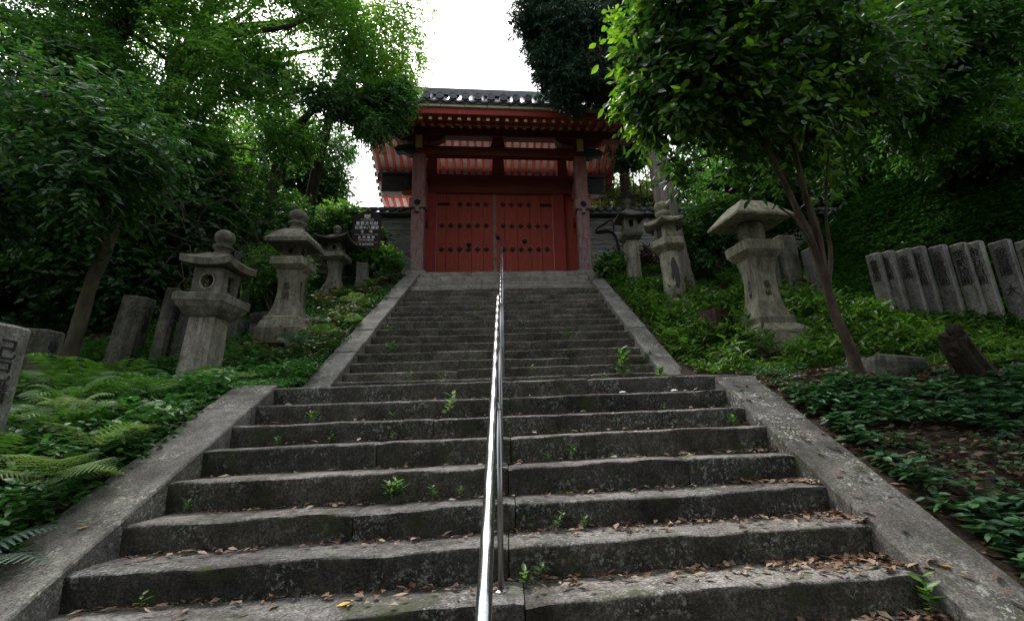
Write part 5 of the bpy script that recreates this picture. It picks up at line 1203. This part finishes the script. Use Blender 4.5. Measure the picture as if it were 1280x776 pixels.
tree('evergreen_tree','glossy low-hanging bough tree in front of the left end of the gate eaves','tree',
 [(-5.3,10.3,gz(-5.3,10.3)-.2),(-5.2,10.2,6.2),(-4.9,10,7.8),(-4.2,9.8,8.7),(-3.5,9.7,8.9)],[.15,.12,.1,.07,.03],
 [(-2.75,9.6,8.75,.62,.5,.42,2.6),(-3.5,9.6,8.9,.75,.6,.45,2.4),(-2.9,9.55,8.15,.36,.35,.32,1.1),(-4.2,9.6,8.7,.7,.6,.4,1.8),(-4.7,9.6,8.,.7,.6,.45,1.5),(-2.45,9.7,9.1,.35,.4,.22,.8)],
 'leafdark','bark',3400,8,.085,.044,14,None,15,.28,-.3,1.5,.35,False,.5,30)
tree('evergreen_tree','dark airy tree against the white sky behind the left wall','tree',
 [(-6.3,14.6,5.2),(-6.2,14.6,7.5),(-6.0,14.6,9.5),(-5.9,14.6,11.5)],[.2,.17,.12,.05],
 [(-6.0,14.6,10.6,1.0,.9,1.0,3),(-5.9,14.5,9.4,.8,.8,.8,2.2),(-6.6,14.6,9.5,1.,.8,.8,2.2),(-6.0,14.6,8.6,.8,.7,.5,1.3),(-6.3,14.6,8.5,1.,.7,.5,1.5)],
 'leafdark','bark',4600,8,.115,.06,16,None,16,.34,-.3,1.4,.2,False,.5,60)
# deeper left woodland, each tree its own crown and trunk
for i,(x,y,zc,rx,rz_,mat,lb) in enumerate([(-13,12,9,3.2,3.2,'leafdark','dark tree deep in the wood at the far left, beyond the top left tree'),(-10.5,13,8,3,3,'leafdark','dense shaded tree in the wood behind the leaning tree'),(-8,14.5,9,2.6,3.2,'leafmid','green tree in the wood behind the spreading upper left tree'),
   (-15,9,7,3,3.4,'leafdark','black-green tree beyond the left photo edge'),(-9.4,8.2,4.6,1.9,1.5,'leafdark','low dark tree filling the shade behind the leaning trunk'),(-7.4,8.7,5.0,1.3,1.3,'leafdark','low bushy tree in the shade behind the dark leaning stones'),(-6.4,9.3,6.2,1.1,1.2,'leafdark','small evergreen over the nearest left lantern'),(-11.3,10.,5.2,2.0,2,'leafdark','shaded tree at the left edge behind the pale stone post')]):
    tree('woodland_tree',lb,'tree',[(x,y,gz(x,y)-.2),(x+.1,y,zc-rz_*.6),(x-.1,y+.1,zc),(x,y,zc+rz_*.6)],[.22,.18,.13,.05],
      [(x,y,zc,rx,rx*.7,rz_,3),(x+rx*.4,y,zc-rz_*.45,rx*.6,rx*.5,rz_*.5,1.3),(x-rx*.4,y,zc-rz_*.3,rx*.6,rx*.5,rz_*.6,1.3),(x+rx*.2,y-.3,zc+rz_*.5,rx*.7,rx*.5,rz_*.5,1)],
      mat,'bark',int(2300+900*rx),7,.14,.07,12,'trees in the wood on the left',20+i,.4,-.3,1.,.2,False,.5,30,tn=8)
# right side trees
tree('evergreen_tree','tree with a long dark horizontal limb across the upper right of the photo','tree',
 [(12.4,7.0,gz(12.4,7.0)-.2),(12.,6.9,6.5),(11,6.7,7.6),(9.4,6.4,7.5),(8.2,6.1,7.35),(7.2,6.0,7.5),(6.3,6.0,8.0),(5.6,5.9,8.2)],[.26,.22,.17,.12,.085,.065,.045,.02],
 [(6.2,6.4,7.6,1.3,1,.8,2.4),(7.9,6.4,7.9,1.4,1,.8,2.4),(5.2,6.2,6.9,.8,.8,.6,1.6),(7.2,6.6,6.5,1.2,.9,.55,1.8),(9.3,6.8,8.2,1.2,1,1,1.6),(6.6,6.2,8.9,1.6,1,.7,1.8),(4.6,6.0,7.6,.8,.8,.8,1.6)],
 'leafdark','bark',8000,8,.115,.055,20,None,31,.36,-.16,1.2,.3,False,.5,90)
tree('evergreen_tree','bright-leaved tree hanging over the ivy slope at the right edge','tree',
 [(15.2,9.6,gz(15.2,9.6)-.2),(14.6,9.5,11.5),(13,9.3,11.6),(10.6,9,11)],[.25,.2,.16,.08],
 [(9.6,9,8.4,1.6,1.2,.8,2.6),(11,8.8,9.6,1.6,1.2,1.1,2.4),(8.6,9,9.8,1.4,1.2,.9,2),(10.6,8.6,7.6,1.2,1,.5,1.6),(8.2,9,7.9,1.,1,.5,1.3)],
 'leafmid','bark',6000,8,.12,.06,16,None,32,.38,-.2,1.2,.3,False,.5,50)
for i,(x,y,zc,rx,rz_,mat,lb,g_) in enumerate([(4.6,15.4,8.6,1.9,1.9,'leafwhite','pale sunlit tree behind the iron fence',None),(7.4,14.6,9.4,1.6,2.6,'leafdark','dark tree behind the fence right of the cedar trunk',None),(3.9,14.4,10.9,.9,.7,'leafdark','dark bough tree just beyond the right gate eave',None),
   (8.3,13.6,9.6,1.9,2.6,'leafdark','tall dark tree beyond the wall in the upper right','w'),(11,13,11,2.6,2.8,'leafmid','green tree on the ridge in the upper right','w'),(14,12,12,2.8,3,'leafdark','dark tree on the hillside beyond the right photo edge','w'),(6.4,10.8,7.6,1.2,1.4,'leafdark','mid-height dark tree above the big right lantern','w')]):
    tree('woodland_tree',lb,'tree',[(x,y,gz(x,y)-.2),(x+.1,y,zc-rz_*.6),(x-.1,y+.1,zc),(x,y,zc+rz_*.6)],[.2,.16,.12,.05],
      [(x,y,zc,rx,rx*.7,rz_,3),(x+rx*.4,y,zc-rz_*.45,rx*.6,rx*.5,rz_*.5,1.3),(x-rx*.4,y,zc-rz_*.3,rx*.6,rx*.5,rz_*.6,1.3),(x+rx*.2,y-.3,zc+rz_*.5,rx*.7,rx*.5,rz_*.5,1)],
      mat,'bark',int(1900+900*rx),7,.15,.08,12,'trees beyond the wall on the right' if g_ else None,40+i,.4,-.35,1.1,.2,False,.5,30,tn=8)

# woods beyond both flanks, a mass of leaves too far to count
def far_wood(name,blobs,n,mat,label):
    B_=np.array(blobs,dtype=float); idx=RNG.choice(len(B_),n,p=B_[:,6]/B_[:,6].sum()); d=rdir(n); C=B_[idx]
    P=C[:,:3]+d*C[:,3:6]*(RNG.random(n)**.35)[:,None]; P=P[fbm(P,.7,2)>-.45]; n=len(P)
    D=nrm(d[:n]*.5+rdir(n)); N=rdir(n)+np.array([0,0,.8]); stuff(name,leaves(P,D,N,.28*(.6+.7*RNG.random(n)),.16*(.6+.7*RNG.random(n))),mat,label)
far_wood('far_wood_left',[(-20,18,9,6,4,7,3),(-15,20,9,5,4,7,3),(-20,8,8,4,6,7,3),(-12,19,7,4,3,4,1.5),(-18,10,3,5,6,4,1.5)],30000,'leafdark','dense wood closing the view far to the left')
far_wood('far_wood_right',[(18,16,12,6,4,6,3),(13,18,11,4,3,5,2.5),(20,9,11,4,5,6,2.5),(9.5,18,8.5,2.5,2.5,3,1)],22000,'leafdark','dense wood on the hill far to the right')
for i,(x,y,zc,rx,rz_) in enumerate([(-4.2,-2.4,7.9,3.2,1.8),(4.4,-2.2,7.9,3.2,1.8),(-5.5,-6,6.,3.4,3.6),(5.5,-6.,6.,3.4,3.6)]):  # unseen trees added behind the viewer to cut frontal light and darken the risers
    tree('woodland_tree',['spreading tree over the foot of the stairs on the left, behind the viewer','spreading tree over the foot of the stairs on the right, behind the viewer','tree farther back on the left below the stairs','tree farther back on the right below the stairs','tree left of the lower flight beyond the photo edge','tree right of the lower flight beyond the photo edge'][i],'tree',
      [(x*1.1,y,gz(x*1.1,y)-.2),(x*1.08,y,3.),(x,y+.1,zc-.5),(x*.9,y,zc+rz_*.6)],[.26,.2,.14,.05],
      [(x*.75,y,zc,rx,rx*.9,rz_,3),(x,y,zc+1,rx*.8,rx*.8,rz_,1.3)],'leafdark','bark',4200,6,.28,.16,10,'trees arching over the foot of the stairs',60+i,.5,-.25,.7,.2,False,.5,0,tn=8)

far_wood('far_wood_below',[(0,-13,5,8,3,6,3),(-12,-8,6,4,6,6,2),(12,-8,6,4,6,6,2),(0,-9,10,6,3,2,2)],20000,'leafdark','dense wood at the foot of the hill behind the viewer')  # out-of-view foliage added as a screen against light from behind the viewer
